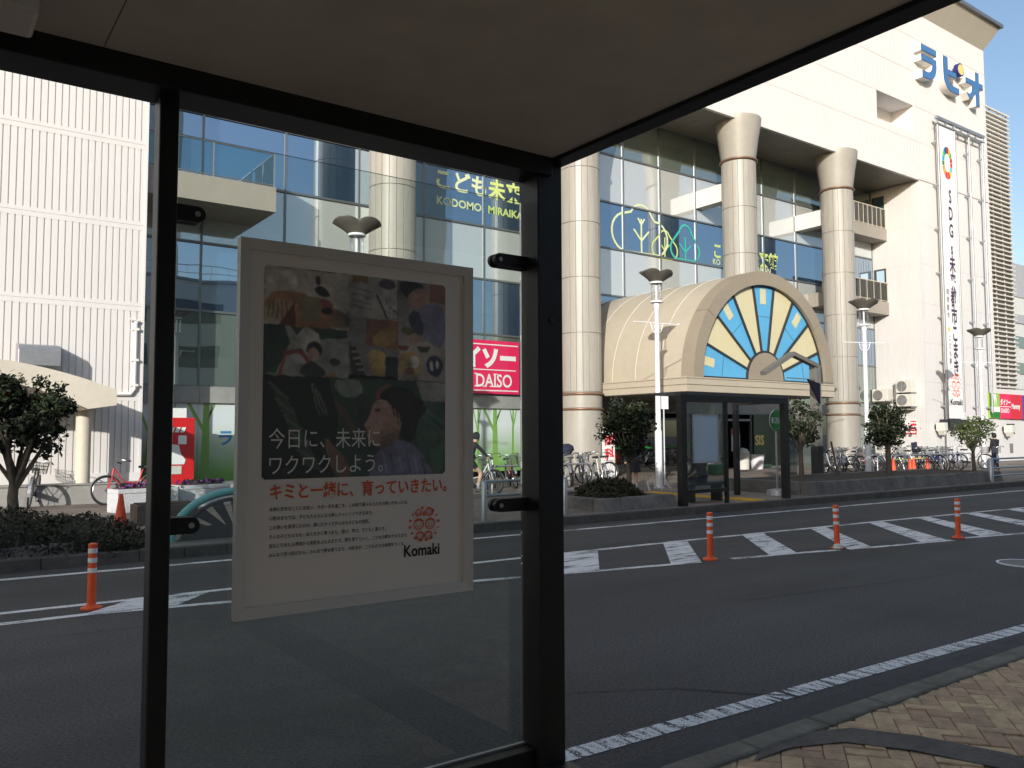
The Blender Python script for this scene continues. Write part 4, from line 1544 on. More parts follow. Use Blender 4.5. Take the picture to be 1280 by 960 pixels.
# tile 4: yellow toys
pp("8f8c86", rect(.437, .71, .21, .50))
pp("a8672a", [(.53, .21), (.71, .21), (.71, .36), (.53, .35)])
pp("c9972a", [(.55, .33), (.62, .26), (.70, .24), (.71, .32), (.62, .36)], 2)
pp("d8b12a", ell(.59, .41, .055, .045))
pp("d2a422", ell(.60, .47, .05, .035))
pp("2d4038", rect(.64, .71, .40, .50))
pp("3a3b3d", [(.437, .36), (.475, .36), (.53, .50), (.45, .50)])
for k in range(4):
    pp("a9a59c", [(.447 + k * .012, .385 + k * .028), (.485 + k * .011, .38 + k * .028), (.488 + k * .011, .388 + k * .028), (.449 + k * .012, .393 + k * .028)])
# tile 5: child at the slide
pp("a7aaa0", rect(0, .435, .28, .515))
pp("2b5340", [(0, .28), (.10, .28), (.13, .36), (.06, .50), (0, .515)])
pp("2a523c", [(.13, .28), (.43, .28), (.43, .32), (.30, .335), (.16, .32)])
pp("d3d0c6", [(.13, .44), (.17, .30), (.22, .275), (.28, .31), (.29, .42), (.2, .47)], 2)
pp("a8392c", [(.07, .515), (.10, .40), (.19, .385), (.27, .47), (.25, .49), (.18, .41), (.11, .42), (.09, .515)])
pp("2a211e", ell(.255, .385, .042, .038))
pp("cc9674", ell(.25, .41, .03, .030))
pp("32423f", [(.19, .46), (.25, .44), (.31, .48), (.32, .515), (.18, .515)], 1)
pp("384055", ell(.36, .44, .03, .02))
pp("b87f2a", [(.31, .50), (.36, .49), (.38, .515), (.31, .515)])
# tile 6: plate and ball
pp("b7a894", rect(.712, 1, .335, .515))
pp("8c3b2b", [(.712, .335), (.78, .335), (.76, .36), (.72, .36)])
pp("3b4a33", [(.82, .335), (.91, .335), (.89, .365), (.84, .365)])
pp("d2a53a", ell(.785, .43, .072, .066))
pp("ece4d2", ell(.81, .42, .028, .032))
pp("8d5a2c", ell(.78, .47, .03, .02))
pp("2b2f58", ell(.935, .435, .052, .056))
pp("d8d6d2", [(.91, .40), (.925, .42), (.92, .47), (.905, .45)], 1)
pp("d8d6d2", [(.945, .395), (.965, .42), (.955, .46), (.94, .43)], 1)
# tile 7: woman looking up beside a net
pp("24523b", rect(0, 1, .517, 1))
pp("12261c", [(.0, .517), (.33, .517), (.38, .7), (.36, 1), (0, 1)])
for k in range(15):
    pp("3c5a44" if k % 3 else "5d7560", [(.02 + k * .012, .55 + k * .026), (.035 + k * .012, .545 + k * .026), (.13 + k * .012, .625 + k * .024), (.12 + k * .012, .635 + k * .024)])
for k in range(3):
    pp("74816a", [(.235 + k * .02, .55 + k * .02), (.243 + k * .02, .55 + k * .02), (.285 + k * .02, .70), (.278 + k * .02, .70)])
pp("7d8a80", [(.34, .52), (.50, .52), (.52, .60), (.40, .62)], 2)
pp("2d3f38", [(.46, .60), (.56, .58), (.56, .80), (.52, .84)], 2)
pp("6a4a38", [(.34, .62), (.40, .64), (.50, .78), (.47, .80)], 1)
pp("3c6e4e", [(.80, .60), (1, .58), (1, 1), (.84, 1)], 1)
pp("9a9a92", [(.82, .52), (1, .52), (1, .62), (.86, .62)])
pp("8d4a34", [(.58, .57), (.66, .53), (.70, .58), (.60, .64)], 2)
pp("17110f", [(.60, .60), (.66, .55), (.76, .545), (.82, .60), (.88, .62), (.87, .69), (.83, .72), (.82, .82), (.76, .84), (.70, .74), (.62, .68)], 2)
pp("17110f", ell(.85, .655, .035, .035))
pp("b98668", [(.605, .61), (.57, .65), (.556, .69), (.54, .72), (.524, .748), (.541, .762), (.531, .777), (.541, .787), (.534, .80), (.548, .812), (.560, .835), (.60, .862), (.66, .86), (.71, .82), (.735, .76), (.72, .68), (.66, .63)], 1)
pp("c2906e", ell(.715, .735, .02, .032))
pp("7c4a3c", [(.535, .755), (.56, .752), (.56, .765)])
pp("231815", [(.585, .665), (.615, .66), (.612, .672), (.587, .675)])
pp("a07058", [(.60, .80), (.72, .78), (.72, .86), (.62, .88)], 1)
pp("77739c", [(.55, 1.0), (.60, .86), (.72, .81), (.84, .86), (.93, 1.0), (.93, 1.0), (.55, 1.0)], 1)
pp("c79a80", [(.56, .73), (.60, .71), (.63, .74), (.61, .79), (.57, .79)], 2)
pp("8f5a48", [(.528, .765), (.545, .762), (.545, .770), (.53, .772)])
pp("9c4a44", [(.530, .780), (.560, .776), (.568, .784), (.548, .790)])
pp("8e6048", [(.575, .845), (.66, .81), (.70, .83), (.64, .862)], 1)
pp("1c1412", [(.575, .672), (.592, .664), (.615, .668), (.600, .676)])
pp("1c1412", [(.570, .64), (.595, .628), (.625, .636), (.598, .634)])
pp("9a6a54", ell(.715, .738, .009, .016))
for k in range(7):
    pp("35261f", [(.66 + k * .022, .56 + k * .004), (.668 + k * .022, .56 + k * .004), (.70 + k * .018, .70 + k * .012), (.69 + k * .018, .70 + k * .012)])
for k in range(6):
    pp("5f5c84" if k % 2 else "8f8cb4", [(.62 + k * .045, .88 + (k % 3) * .02), (.632 + k * .045, .875), (.66 + k * .045, .995), (.645 + k * .045, .995)])
for k in range(9):
    pp("4f7a5c" if k % 2 else "2f5a42", [(.86 + .015 * k, .64 + .03 * k), (.875 + .015 * k, .63 + .03 * k), (.99, .70 + .03 * k), (.99, .715 + .03 * k)])
pp("ddd6c6", rect(.02, .16, .02, .10))
pp("8a6a4a", [(.33, .20), (.40, .19), (.42, .27), (.35, .27)])
pp("c7b08a", [(.0, .20), (.06, .19), (.08, .27), (.0, .27)])
for k in range(5):
    pp("6d4a2e", [(.02 + k * .022, .17), (.026 + k * .022, .17), (.022 + k * .022, .25), (.016 + k * .022, .25)])
for k in range(4):
    pp("6f6a62", [(.45, .06 + k * .03), (.56, .075 + k * .03), (.56, .081 + k * .03), (.45, .066 + k * .03)])
pp("8a5c46", [(.30, .80), (.36, .84), (.48, 1.0), (.36, 1.0)], 1)
import numpy as np
GW, GH, SS = 250, 254, 2
rngp = np.random.default_rng(5)
img = np.zeros((GH * SS, GW * SS, 3))
gx, gz = np.meshgrid((np.arange(GW * SS) + .5) / (GW * SS), (np.arange(GH * SS) + .5) / (GH * SS))


def soft_noise(n):
    g_ = rngp.normal(size=(n + 2, n + 2))
    yy, xx = gz * n, gx * n
    yi, xi = yy.astype(int), xx.astype(int)
    fy, fx = yy - yi, xx - xi
    return (g_[yi, xi] * (1 - fy) * (1 - fx) + g_[yi + 1, xi] * fy * (1 - fx) + g_[yi, xi + 1] * (1 - fy) * fx + g_[yi + 1, xi + 1] * fy * fx)


n1, n2, n3 = soft_noise(9), soft_noise(28), soft_noise(80)
jx, jz = gx + soft_noise(40) * .003, gz + soft_noise(40) * .003
for k, y, q_ in PIC:
    us = [(x_ - PU0) / (PU1 - PU0) for x_, z_ in q_]
    vs_ = [(PV1 - z_) / (PV1 - PV0) for x_, z_ in q_]
    ins = np.zeros(gx.shape, bool)
    for i in range(len(us)):
        x1, y1, x2, y2 = us[i - 1], vs_[i - 1], us[i], vs_[i]
        if y1 == y2:
            continue
        c_ = ((y1 > jz) != (y2 > jz)) & (jx < (x2 - x1) * (jz - y1) / (y2 - y1) + x1)
        ins ^= c_
    if not ins.any():
        continue
    col = np.array(pcol(k[6:]))
    dirn = rngp.normal(size=2)
    cu, cv = gx[ins].mean(), gz[ins].mean()
    ext = max(np.ptp(gx[ins]), np.ptp(gz[ins]), .02)
    grad = ((gx - cu) * dirn[0] + (gz - cv) * dirn[1]) / ext * .28
    f_ = np.clip(1 + grad + n1 * .16 + n2 * .14 + n3 * .10, .25, 1.9)
    img[ins] = (col[None, :] * f_[ins][:, None]) * .9 + .018
img = img.reshape(GH, SS, GW, SS, 3).mean(axis=(1, 3))
for _ in range(1):
    p_ = np.pad(img, ((1, 1), (1, 1), (0, 0)), mode="edge")
    img = (p_[:-2, 1:-1] + p_[2:, 1:-1] + p_[1:-1, :-2] + p_[1:-1, 2:] + 2 * p_[1:-1, 1:-1]) / 6
lum = img.mean(axis=2, keepdims=True)
img = np.clip((lum + (img - lum) * .64) * .98 + .038, 0, 1)
cme = bpy.data.meshes.new("collage")
cv_ = [(PU0 + (PU1 - PU0) * i / GW - 1.29, 2.7110 - 2.69, PV1 - (PV1 - PV0) * j / GH - 1.76) for j in range(GH + 1) for i in range(GW + 1)]
cf_ = [(j * (GW + 1) + i, (j + 1) * (GW + 1) + i, (j + 1) * (GW + 1) + i + 1, j * (GW + 1) + i + 1) for j in range(GH) for i in range(GW)]
rad = 4
keep = []
for j in range(GH):
    for i in range(GW):
        di, dj = max(rad - i, i - (GW - 1 - rad), 0), max(rad - j, j - (GH - 1 - rad), 0)
        keep.append(di * di + dj * dj <= rad * rad + 1)
cme.from_pydata(cv_, [], [f for f, k in zip(cf_, keep) if k])
at = cme.color_attributes.new("Print", 'FLOAT_COLOR', 'CORNER')
flat_ = img.reshape(-1, 3)[np.array(keep)]
cc = np.repeat(np.concatenate([flat_, np.ones((len(flat_), 1))], axis=1), 4, axis=0).astype(np.float32)
at.data.foreach_set("color", cc.ravel())
pm_ = bpy.data.materials.new("printed_collage")
pm_.use_nodes = True
ca_ = pm_.node_tree.nodes.new("ShaderNodeVertexColor")
ca_.layer_name = "Print"
pm_.node_tree.links.new(ca_.outputs["Color"], pm_.node_tree.nodes["Principled BSDF"].inputs["Base Color"])
pm_.node_tree.nodes["Principled BSDF"].inputs["Roughness"].default_value = .5
cme.materials.append(pm_)
pic = bpy.data.objects.new("collage", cme)
COL.objects.link(pic)
pic.parent = pf
ty_ = 2.7095
MB().text("今日に、未来に", .0745, .954, ty_, 1.694, bold=.0, sx=.80).text("ワクワクしよう。", .0725, .951, ty_, 1.606, bold=.0, sx=.80).build("headline", "text_white", pf, recalc=False)
MB().text("キミと一緒に、育っていきたい。", .0570, .959, 2.7105, 1.523, bold=.022, sx=.84).build("slogan", "text_orange", pf, recalc=False)
t = MB()
rows = ["未来に好きなことに出会い、今日一日を過ごす。この街で暮らす人たちの想いがあふれる。", "小牧のまちでは、子どもたちみんなの夢にチャレンジできるまち。", "この想いを実現したのは、夢にむかってがんばる子どもの笑顔。",
        "そんな子どもたちを、あたたかく育つまち、遊び、学び、子どもと暮らす。", "自然に包まれる環境から笑顔あふれるまちで、夢を育てていく。こどもの夢をかなえます。", "みんなで育つ街だから、みんなで夢を育てよう。小牧市が、こどもたちの未来をつくる。"]
for k, rw in enumerate(rows):
    t.text(rw, .0150, .961, 2.7105, 1.481 - k * .0300, bold=.01, sx=.86)
t.build("body_text", "text_grey", pf, recalc=False)
city_emblem(pf, 1.550, 1.402, .062, 2.7105, False)
MB().text("Komaki", .058, 1.463, 2.7105, 1.288, bold=.022, sx=.86).build("word_mark", "text_black", pf, recalc=False)

# ================================================================== STREET FURNITURE
def delineator(x_, y_, label, lean=0):
    p = thing("delineator_post", label, "bollard", (x_, y_, .004), 0, "orange delineator posts on the hatched strip")
    b = MB().lathe([(.10, 0), (.10, .018), (.062, .03), (.042, .05), (.040, .62), (.044, .625), (.044, .645), (.02, .655), (0, .655)], 0, 0, 20)
    b.build("post", "orange_rubber", p, local=True, smooth=35)
    for z in (.36, .46, .555):
        MB().lathe([(.0405, z), (.0435, z + .002), (.0435, z + .045), (.0405, z + .047)], 0, 0, 20).build("reflective_band", "reflective_white", p, local=True, smooth=35)
    p.rotation_euler = (radians(lean), radians(lean * .6), random.random() * 6)
    return p


delineator(1.50, 9.33, "orange post left of the shelter mullion, over the white arrowhead")
delineator(8.98, 7.78, "orange post nearest the shelter corner post, right of it", 1)
q = delineator(11.38, 7.38, "second orange post right of the shelter corner, a pale lump at its foot", -1.5)
MB().lathe([(.0, 0), (.075, .02), (.06, .07), (0, .09)], .0, -.12, 10).build("broken_base", "cream_stone", q, local=True)
delineator(14.08, 6.90, "orange post farthest to the right along the hatching", .8)


def cone(x_, y_, label, s=1., foot="cone_orange"):
    c = thing("traffic_cone", label, "traffic cone", (x_, y_, .152), random.random(), "orange traffic cones on the pavement")
    MB().lathe([(.145, .02), (.11, .16), (.045, .62), (.038, .66), (.03, .66)], 0, 0, 20).build("body", "cone_orange", c, local=True, smooth=50)
    MB().box(-.18, .18, -.18, .18, 0, .022).build("base", foot, c, local=True, bevel=.01)
    c.scale = (s, s, s)
    return c


cone(3.02, 16.1, "single orange traffic cone behind the dark hedge at left", .85)
cone(29.45, 16.7, "leftmost cone of the row, just right of the bushy tree trunk")
cone(30.15, 16.45, "orange cone second from left in the row of four")
cone(31.05, 16.8, "orange cone third from left, first of the two on black bases", 1., "black_rubber")
cone(31.5, 16.5, "rightmost orange cone of the row, on a black base", 1., "black_rubber")
cb = MB().tube([(29.45, 16.7, .78), (31.05, 16.8, .76)], .018, 8)
tag(cb.build("cone_bar", "green_light"), "green bar laid between the cone tops", "bar")
cb = MB().tube([(31.05, 16.82, .80), (31.5, 16.52, .80)], .018, 8)
tag(cb.build("cone_bar", "sign_yellow"), "short yellow bar joining the two right cones", "bar")


def lamp_post(x_, y_, label, rz=0, board=False):
    p = thing("street_lamp", label, "street lamp", (x_, y_, .15), rz, "white street lamps along the plaza")
    MB().lathe([(.16, 0), (.16, .03), (.105, .05), (.105, 1.68), (.08, 1.74), (.072, 5.35), (.10, 5.45), (.11, 5.56)], 0, 0, 20).build("pole", "white_paint", p, local=True, smooth=35)
    MB().lathe([(.20, 5.55), (.20, 5.60), (.05, 5.60)], 0, 0, 24).lathe([(.05, 6.13), (.2, 6.13), (.2, 6.18), (.05, 6.18)], 0, 0, 24).lathe([(.03, 5.6), (.03, 6.15)], 0, 0, 10).build("collar", "white_paint", p, local=True, smooth=35)
    MB().lathe([(.16, 5.6), (.16, 6.13)], 0, 0, 24).build("lamp_glass", "lamp_glass", p, local=True, smooth=60)

    s = MB()
    n = 48
    prof = [0, .33, .66, 1.]
    vs, fs = [], []
    for off in (0, .03):
        for q_ in prof:
            for j in range(n):
                a = 2 * pi * j / n
                c_ = abs(cos(a))
                rim_r = .30 + .25 * c_ ** 1.3
                rim_z = 6.44 + .08 * abs(sin(2 * a)) - .05 * c_ ** 4
                rr_ = .19 + (rim_r - .19) * q_
                vs.append((rr_ * cos(a), rr_ * sin(a) * .8, 6.17 + (rim_z - 6.17) * q_ ** .9 + off))
    m_ = len(prof)
    for o_ in (0, m_):
        for i in range(m_ - 1):
            for j in range(n):
                j2 = (j + 1) % n
                q_ = (o_ * n + i * n + j, o_ * n + i * n + j2, o_ * n + (i + 1) * n + j2, o_ * n + (i + 1) * n + j)
                fs.append(q_ if o_ == 0 else q_[::-1])
    for i in (0, m_ - 1):
        for j in range(n):
            j2 = (j + 1) % n
            fs.append((i * n + j, i * n + j2, (m_ + i) * n + j2, (m_ + i) * n + j))
    s.add(vs, fs)
    s.build("lamp_shade", "shade_bronze", p, local=True, smooth=40)
    b = MB().tube([(-.78, 0, 4.95), (.78, 0, 4.92)], .014, 6)
    for sx in (-1, 1):
        b.lathe([(0, 4.90), (.03, 4.94), (0, 4.98)], sx * .78, 0, 8)
        b.tube([(sx * .06, 0, 4.62), (sx * .16, 0, 4.72), (sx * .20, 0, 4.86), (sx * .22, 0, 4.94)], .012, 6)
        b.tube([(sx * (.13 + .05 * cos(k * .6)), 0, 4.82 + .05 * sin(k * .6)) for k in range(10)], .008, 5)
    b.build("banner_arm", "white_paint", p, local=True, smooth=50)
    if board:
        MB().box(.12, .34, -.03, .03, 2.35, 2.75).box(.18, .21, -.01, .01, .1, 2.35).build("side_board", "white_paint", p, local=True)
    return p


lamp_post(18.0, 17.5, "tall white lamp post in front of the barrel canopy", radians(-14), True)
lamp_post(8.05, 17.2, "white lamp post showing its shade just above the poster frame", radians(-20))
lamp_post(28.2, 16.95, "white lamp post between the right column and the bushy tree", radians(-30))
lamp_post(40.6, 18.6, "farthest white lamp post, in front of the banner frame", radians(-35))

# teal bicycle-wheel shaped guard at the kerb
tg = thing("wheel_guard", "teal arched guard rail shaped like a half wheel with spokes", "guard rail", (4.15, 13.2, .15))
MB().tube([(4.16 + .98 * cos(radians(180 - 180 * k / 28)), 13.2, .13 + .74 * sin(radians(180 - 180 * k / 28))) for k in range(29)], .062, 12).build("rim", "teal_paint", tg, smooth=50)
sp = MB()
for k in range(1, 8):
    an = radians(180 - 22.5 * k)
    wv = .05
    d_ = Vector((cos(an), 0, sin(an)))
    t_ = Vector((-sin(an), 0, cos(an)))
    c = Vector((4.16, 13.2, .15))
    a = c + d_ * .12
    b = c + Vector((d_.x * .82, 0, d_.z * .60))
    sp.add([a - t_ * .03 - Vector((0, .02, 0)), a + t_ * .03 - Vector((0, .02, 0)), b + t_ * .085 - Vector((0, .02, 0)), b - t_ * .085 - Vector((0, .02, 0)),
            a - t_ * .03 + Vector((0, .02, 0)), a + t_ * .03 + Vector((0, .02, 0)), b + t_ * .085 + Vector((0, .02, 0)), b - t_ * .085 + Vector((0, .02, 0))],
           [(0, 1, 2, 3), (7, 6, 5, 4), (0, 4, 5, 1), (1, 5, 6, 2), (2, 6, 7, 3), (3, 7, 4, 0)])
sp.tube([(4.16 + .82 * cos(radians(180 - 180 * k / 28)), 13.2, .15 + .60 * sin(radians(180 - 180 * k / 28))) for k in range(29)], .03, 8)
sp.prism([(3.25, .15), (5.07, .15), (4.75, .36), (3.57, .36)], 'xz', 13.17, 13.23)
sp.build("spokes", "spoke_grey", tg)

# pipe railings
def rail(name, label, pts, heights, posts, m_="steel", r=.028, pr=.055):
    t_ = thing(name, label, "railing", (posts[0][0], posts[0][1], .15))
    for h_ in heights:
        MB().tube([(p[0], p[1], .15 + h_) for p in pts], r, 8).build("rail", m_, t_, smooth=50)
    for p in posts:
        MB().lathe([(pr, .15), (pr, .15 + max(heights) - .01), (pr * .6, .15 + max(heights) + .02), (0, .15 + max(heights) + .025)], p[0], p[1], 14).build("post", m_, t_, smooth=50)
    return t_


rail("pipe_railing", "two bar steel pipe railing at the kerb behind the poster edge", [(8.62, 12.85), (10.6, 12.85)], (.72, .46), [(8.62, 12.85), (10.55, 12.85)])
rail("pipe_railing", "brown post railing at the kerb at the far right", [(28.6, 12.9), (36, 12.9)], (.75, .45, .2), [(28.6, 12.9), (31.5, 12.9), (34.4, 12.9)], "steel", .03, .09)
hp_ = MB()
hp_.tube([(12.6, 18.4, .15), (12.6, 18.4, .78), (12.75, 18.4, .9), (15.9, 18.3, .9), (16.1, 18.3, .78), (16.1, 18.3, .15)], .028, 8)
tag(hp_.build("parking_rail", "steel", smooth=50), "bent steel pipe rail in front of the bicycles at the middle column", "railing")
hp_ = MB()
hp_.tube([(30.6, 18.0, .15), (30.6, 18.0, .8), (30.7, 18.0, .88), (37.2, 17.6, .88), (37.3, 17.6, .8), (37.3, 17.6, .15)], .025, 8)
tag(hp_.build("parking_rail", "steel", smooth=50), "long steel pipe rail along the right bicycle row", "railing")
hp_ = MB()
for xo in (0, .5):
    hp_.tube([(16.9 + xo, 16.8, .15), (16.8 + xo, 16.8, .4), (16.95 + xo, 16.8, .62), (17.1 + xo, 16.8, .3), (17.25 + xo, 16.8, .2)], .022, 8)
tag(hp_.build("bike_rack", "white_paint", smooth=50), "small bent white bicycle rack hoops beside the main lamp post", "bicycle rack")

# raised planting beds ------------------------------------------------
def bed(name, label, x0, x1, y0, y1, h, n, taper=.0):
    t_ = thing(name, label, "planter", ((x0 + x1) / 2, (y0 + y1) / 2, .15))
    s = MB()
    xs = [x0 + (x1 - x0) * k / n for k in range(n + 1)]
    for a, b in zip(xs, xs[1:]):
        hh = h + random.uniform(-.015, .015)
        s.prism([(y0, .13), (y0 + .10, .15 + hh), (y0 + .34, .15 + hh), (y0 + .34, .13)], 'yz', a + .006, b - .006)
        s.box(a + .004, b - .004, y1 - .2, y1, .13, .15 + hh)
    s.box(x0, x0 + .2, y0 + .35, y1 - .21, .13, .15 + h).box(x1 - .2, x1, y0 + .35, y1 - .21, .13, .15 + h)
    s.build("kerb_stones", "bed_stone", t_, bevel=.02)
    MB().box(x0 + .2, x1 - .2, y0 + .3, y1 - .2, .1, .15 + h - .04).build("soil", "soil", t_)
    return t_


bed("planting_bed", "low stone planting bed with a dark shrub left of the far shelter", 11.5, 13.7, 12.75, 15.2, .26, 4)
bed("planting_bed", "long stone planting bed with three trees right of the far shelter", 18.75, 29.4, 12.85, 15.6, .34, 18)
bed("planting_bed", "low stone bed under the dark hedge at left", -6.5, 2.75, 12.72, 16.2, .12, 15)


def white_planter(x_, y_, l, label, rz):
    p = thing("planter_box", label, "planter", (x_, y_, .15), rz, "white textured flower planters")
    b = MB().box(-l / 2, l / 2, -.24, .24, 0, .47).box(-l / 2 - .02, l / 2 + .02, -.26, .26, .40, .49).box(-l / 2 - .02, -l / 2 + .06, -.255, .255, 0, .4).box(l / 2 - .06, l / 2 + .02, -.255, .255, 0, .4)
    b.build("box", "planter_white", p, local=True, bevel=.012)
    MB().box(-l / 2 + .05, l / 2 - .05, -.2, .2, .47, .505).build("soil", "soil", p, local=True)
    f = MB()
    for k in range(120):
        a, r = random.random() * 6.28, .03
        c = Vector((random.uniform(-l / 2 + .08, l / 2 - .08), random.uniform(-.18, .18), random.uniform(.5, .60)))
        n = Vector((random.uniform(-1, 1), random.uniform(-1, 1), random.uniform(.2, 1))).normalized()
        u_ = n.orthogonal().normalized() * r
        v_ = n.cross(u_)
        f.add([c - u_ - v_, c + u_ - v_, c + u_ + v_, c - u_ + v_], [(0, 1, 2, 3)], 0 if k % 3 else 1)
    f.build("flowers", ["purple_flower", "hedge_leaf"], p, local=True, recalc=False)


mat("planter_white", (.58, .59, .60), .8, var=.16, vs=30, bump=1.0, bs=34)
white_planter(4.0, 19.0, 1.25, "nearer white textured planter with purple flowers left of the mullion", radians(12))
white_planter(5.35, 19.6, 1.15, "second white textured planter beside the red vending machine", radians(12))
bp_ = thing("brick_planter", "small low brick planter behind the hedge end", "planter", (3.6, 16.2, .15))
MB().box(3.25, 4.3, 15.9, 16.5, .15, .5).build("box", "plaza_paving", bp_, bevel=.01)
MB().box(3.3, 4.25, 15.95, 16.45, .48, .52).build("soil", "soil", bp_)

# red vending machine on the ledge
vm = thing("vending_machine", "red drinks vending machine with white stickers at the mural", "vending machine", (5.75, 23.6, .42))
MB().box(5.22, 6.22, 23.45, 24.2, .42, 2.24).build("body", "red_paint", vm, bevel=.025)
MB().prism(rrect(5.78, 6.0, 1.52, 1.76, .03), 'xz', 23.425, 23.436).build("sticker", "text_white", vm)
MB().prism([(5.3, .98), (5.95, .98), (5.98, 1.1), (5.86, 1.25), (5.8, 1.5), (5.6, 1.52), (5.5, 1.3), (5.3, 1.3)], 'xz', 23.425, 23.436).build("sticker", "text_white", vm)
MB().box(5.5, 5.88, 23.425, 23.452, .72, .94).build("notice", "station_cream", vm)
MB().box(5.5, 6.0, 23.5, 23.52, 2.24, 2.5).build("top_board", "text_white", vm)
tw_ = MB()
for k in range(3):
    tw_.prism([(5.55 + k * .14, 1.84), (5.65 + k * .14, 1.84), (5.70 + k * .14, 1.98), (5.60 + k * .14, 1.98)], 'xz', 23.425, 23.436)
tw_.build("white_script", "text_white", vm)

# ================================================================== FAR BUS SHELTER, SOLAR POST, BUS STOP SIGN
fs = thing("far_bus_shelter", "dark framed bus shelter on the opposite kerb with blank blue poster", "shelter", (15.6, 13.4, .15))
m_ = MB().box(13.74, 17.66, 12.66, 13.45, 2.62, 2.69)
m_.build("roof", "dark_frame", fs)
MB().box(13.74, 17.62, 12.67, 12.80, 2.48, 2.62).build("beam", "black_metal", fs)
MB().box(17.5, 17.62, 12.80, 14.32, 2.50, 2.62).build("beam", "black_metal", fs)
for a, b, y0, y1 in ((13.76, 13.93, 12.67, 12.82), (17.46, 17.62, 12.67, 12.82), (17.5, 17.62, 14.2, 14.32),):
    MB().box(a, b, y0, y1, .15, 2.48 if y0 < 13 else 2.50).build("post", "black_metal", fs)
MB().box(15.27, 15.35, 12.70, 12.77, .15, 2.48).build("post", "black_metal", fs)
MB().box(13.94, 15.26, 12.73, 12.745, .5, 2.46).build("glass_panel", "far_glass", fs)
MB().box(13.93, 15.27, 12.69, 12.78, .42, .50).build("base_rail", "black_metal", fs)
MB().box(14.6, 15.9, 13.2, 13.6, .54, .60).box(14.75, 14.82, 13.25, 13.55, .15, .54).box(15.7, 15.77, 13.25, 13.55, .15, .54).build("bench", "dark_frame", fs)
q = thing("poster_board", "blank pale blue back of a poster on the far shelter glass", "poster", (14.58, 12.7, 1.6))
MB().box(14.19, 14.97, 12.70, 12.728, 1.12, 2.16).build("sheet", "blue_poster_back", q)
e_ = MB().box(14.16, 14.19, 12.69, 12.728, 1.09, 2.19).box(14.97, 15.0, 12.69, 12.728, 1.09, 2.19).box(14.19, 14.97, 12.69, 12.728, 1.09, 1.12).box(14.19, 14.97, 12.69, 12.728, 2.16, 2.19)
e_.build("frame", "steel", q)
q = thing("bus_stop_sign", "round green and white bus stop sign on a pole by the far shelter", "sign", (18.35, 13.6, .15))
MB().tube([(18.35, 13.6, .15), (18.35, 13.6, 1.85)], .025, 10).lathe([(.28, .15), (.26, .28), (.06, .32)], 18.35, 13.6, 24).build("pole", "steel", q, smooth=40)
MB().prism(arc(18.35, 2.1, .28, 0, 350, 35), 'xz', 13.57, 13.6).build("disc", "text_white", q)
MB().ring(arc(18.35, 2.1, .28, 0, 345, 23), arc(18.35, 2.1, .23, 0, 345, 23), 'xz', 13.56, 13.572).prism(arc(18.35, 2.1, .22, 200, 340, 12), 'xz', 13.56, 13.572).prism(arc(18.35, 2.1, .22, 20, 160, 12), 'xz', 13.56, 13.572).build("green_print", "green_dark", q)
MB().text("BUS", .17, 18.35, 13.565, 2.045, bold=.03, align='CENTER').build("lettering", "green_dark", q, recalc=False)

so = thing("solar_lamp_post", "grey square post with bent lamp arm and small dark solar panel", "lamp post", (23.4, 15.8, .15))
MB().box(23.27, 23.53, 15.67, 15.93, 1.35, 3.95).build("pole", "dark_steel", so, bevel=.01)
MB().box(23.265, 23.535, 15.665, 15.935, .15, 1.35).build("base_sleeve", "dark_frame", so)
ar = MB()
pth = [(23.4, 15.75, 3.92), (23.05, 15.7, 3.98), (21.95, 15.62, 4.22), (20.45, 15.55, 3.56)]
for a, b in zip(pth, pth[1:]):
    a, b = Vector(a), Vector(b)
    d_ = (b - a) / 2
    n_ = d_.cross(Vector((0, 1, 0))).normalized()
    ar.obox((a + b) / 2, d_ * 1.03, (0, .10, 0), n_ * .065)
ar.build("arm", "dark_steel", so, bevel=.01)
pn = MB().prism([(22.66, 3.46), (23.3, 3.34), (23.3, 2.70)], 'xz', 15.56, 15.61)
pn.build("solar_panel", "solar_cell", so)
MB().box(23.53, 24.35, 15.78, 15.82, 3.38, 3.41).box(21.8, 23.27, 15.7, 15.72, 3.46, 3.49).box(23.37, 23.43, 15.66, 15.67, 3.7, 3.95).build("cable_bracket", "chrome", so)
q = thing("glass_screen", "tall frameless glass screen beside the solar lamp post", "glass screen", (22.9, 16.5, .15))
MB().box(22.6, 23.2, 16.4, 16.42, .15, 2.7).build("pane", "far_glass", q)

# ================================================================== PLANTS
def leaf_quad(f, c, r, rng, m=0, up=.35):
    n = Vector((rng.uniform(-1, 1), rng.uniform(-1, 1), rng.uniform(-1, 1) + up)).normalized()
    u_ = n.orthogonal().normalized()
    u_ = (Matrix.Rotation(rng.uniform(0, 6.28), 3, n) @ u_)
    v_ = n.cross(u_)
    p = [c - u_ * r, c - v_ * r * .48 + n * r * .1, c + u_ * r, c + v_ * r * .48 + n * r * .1]
    f.add(p, [(0, 1, 2, 3)], m)


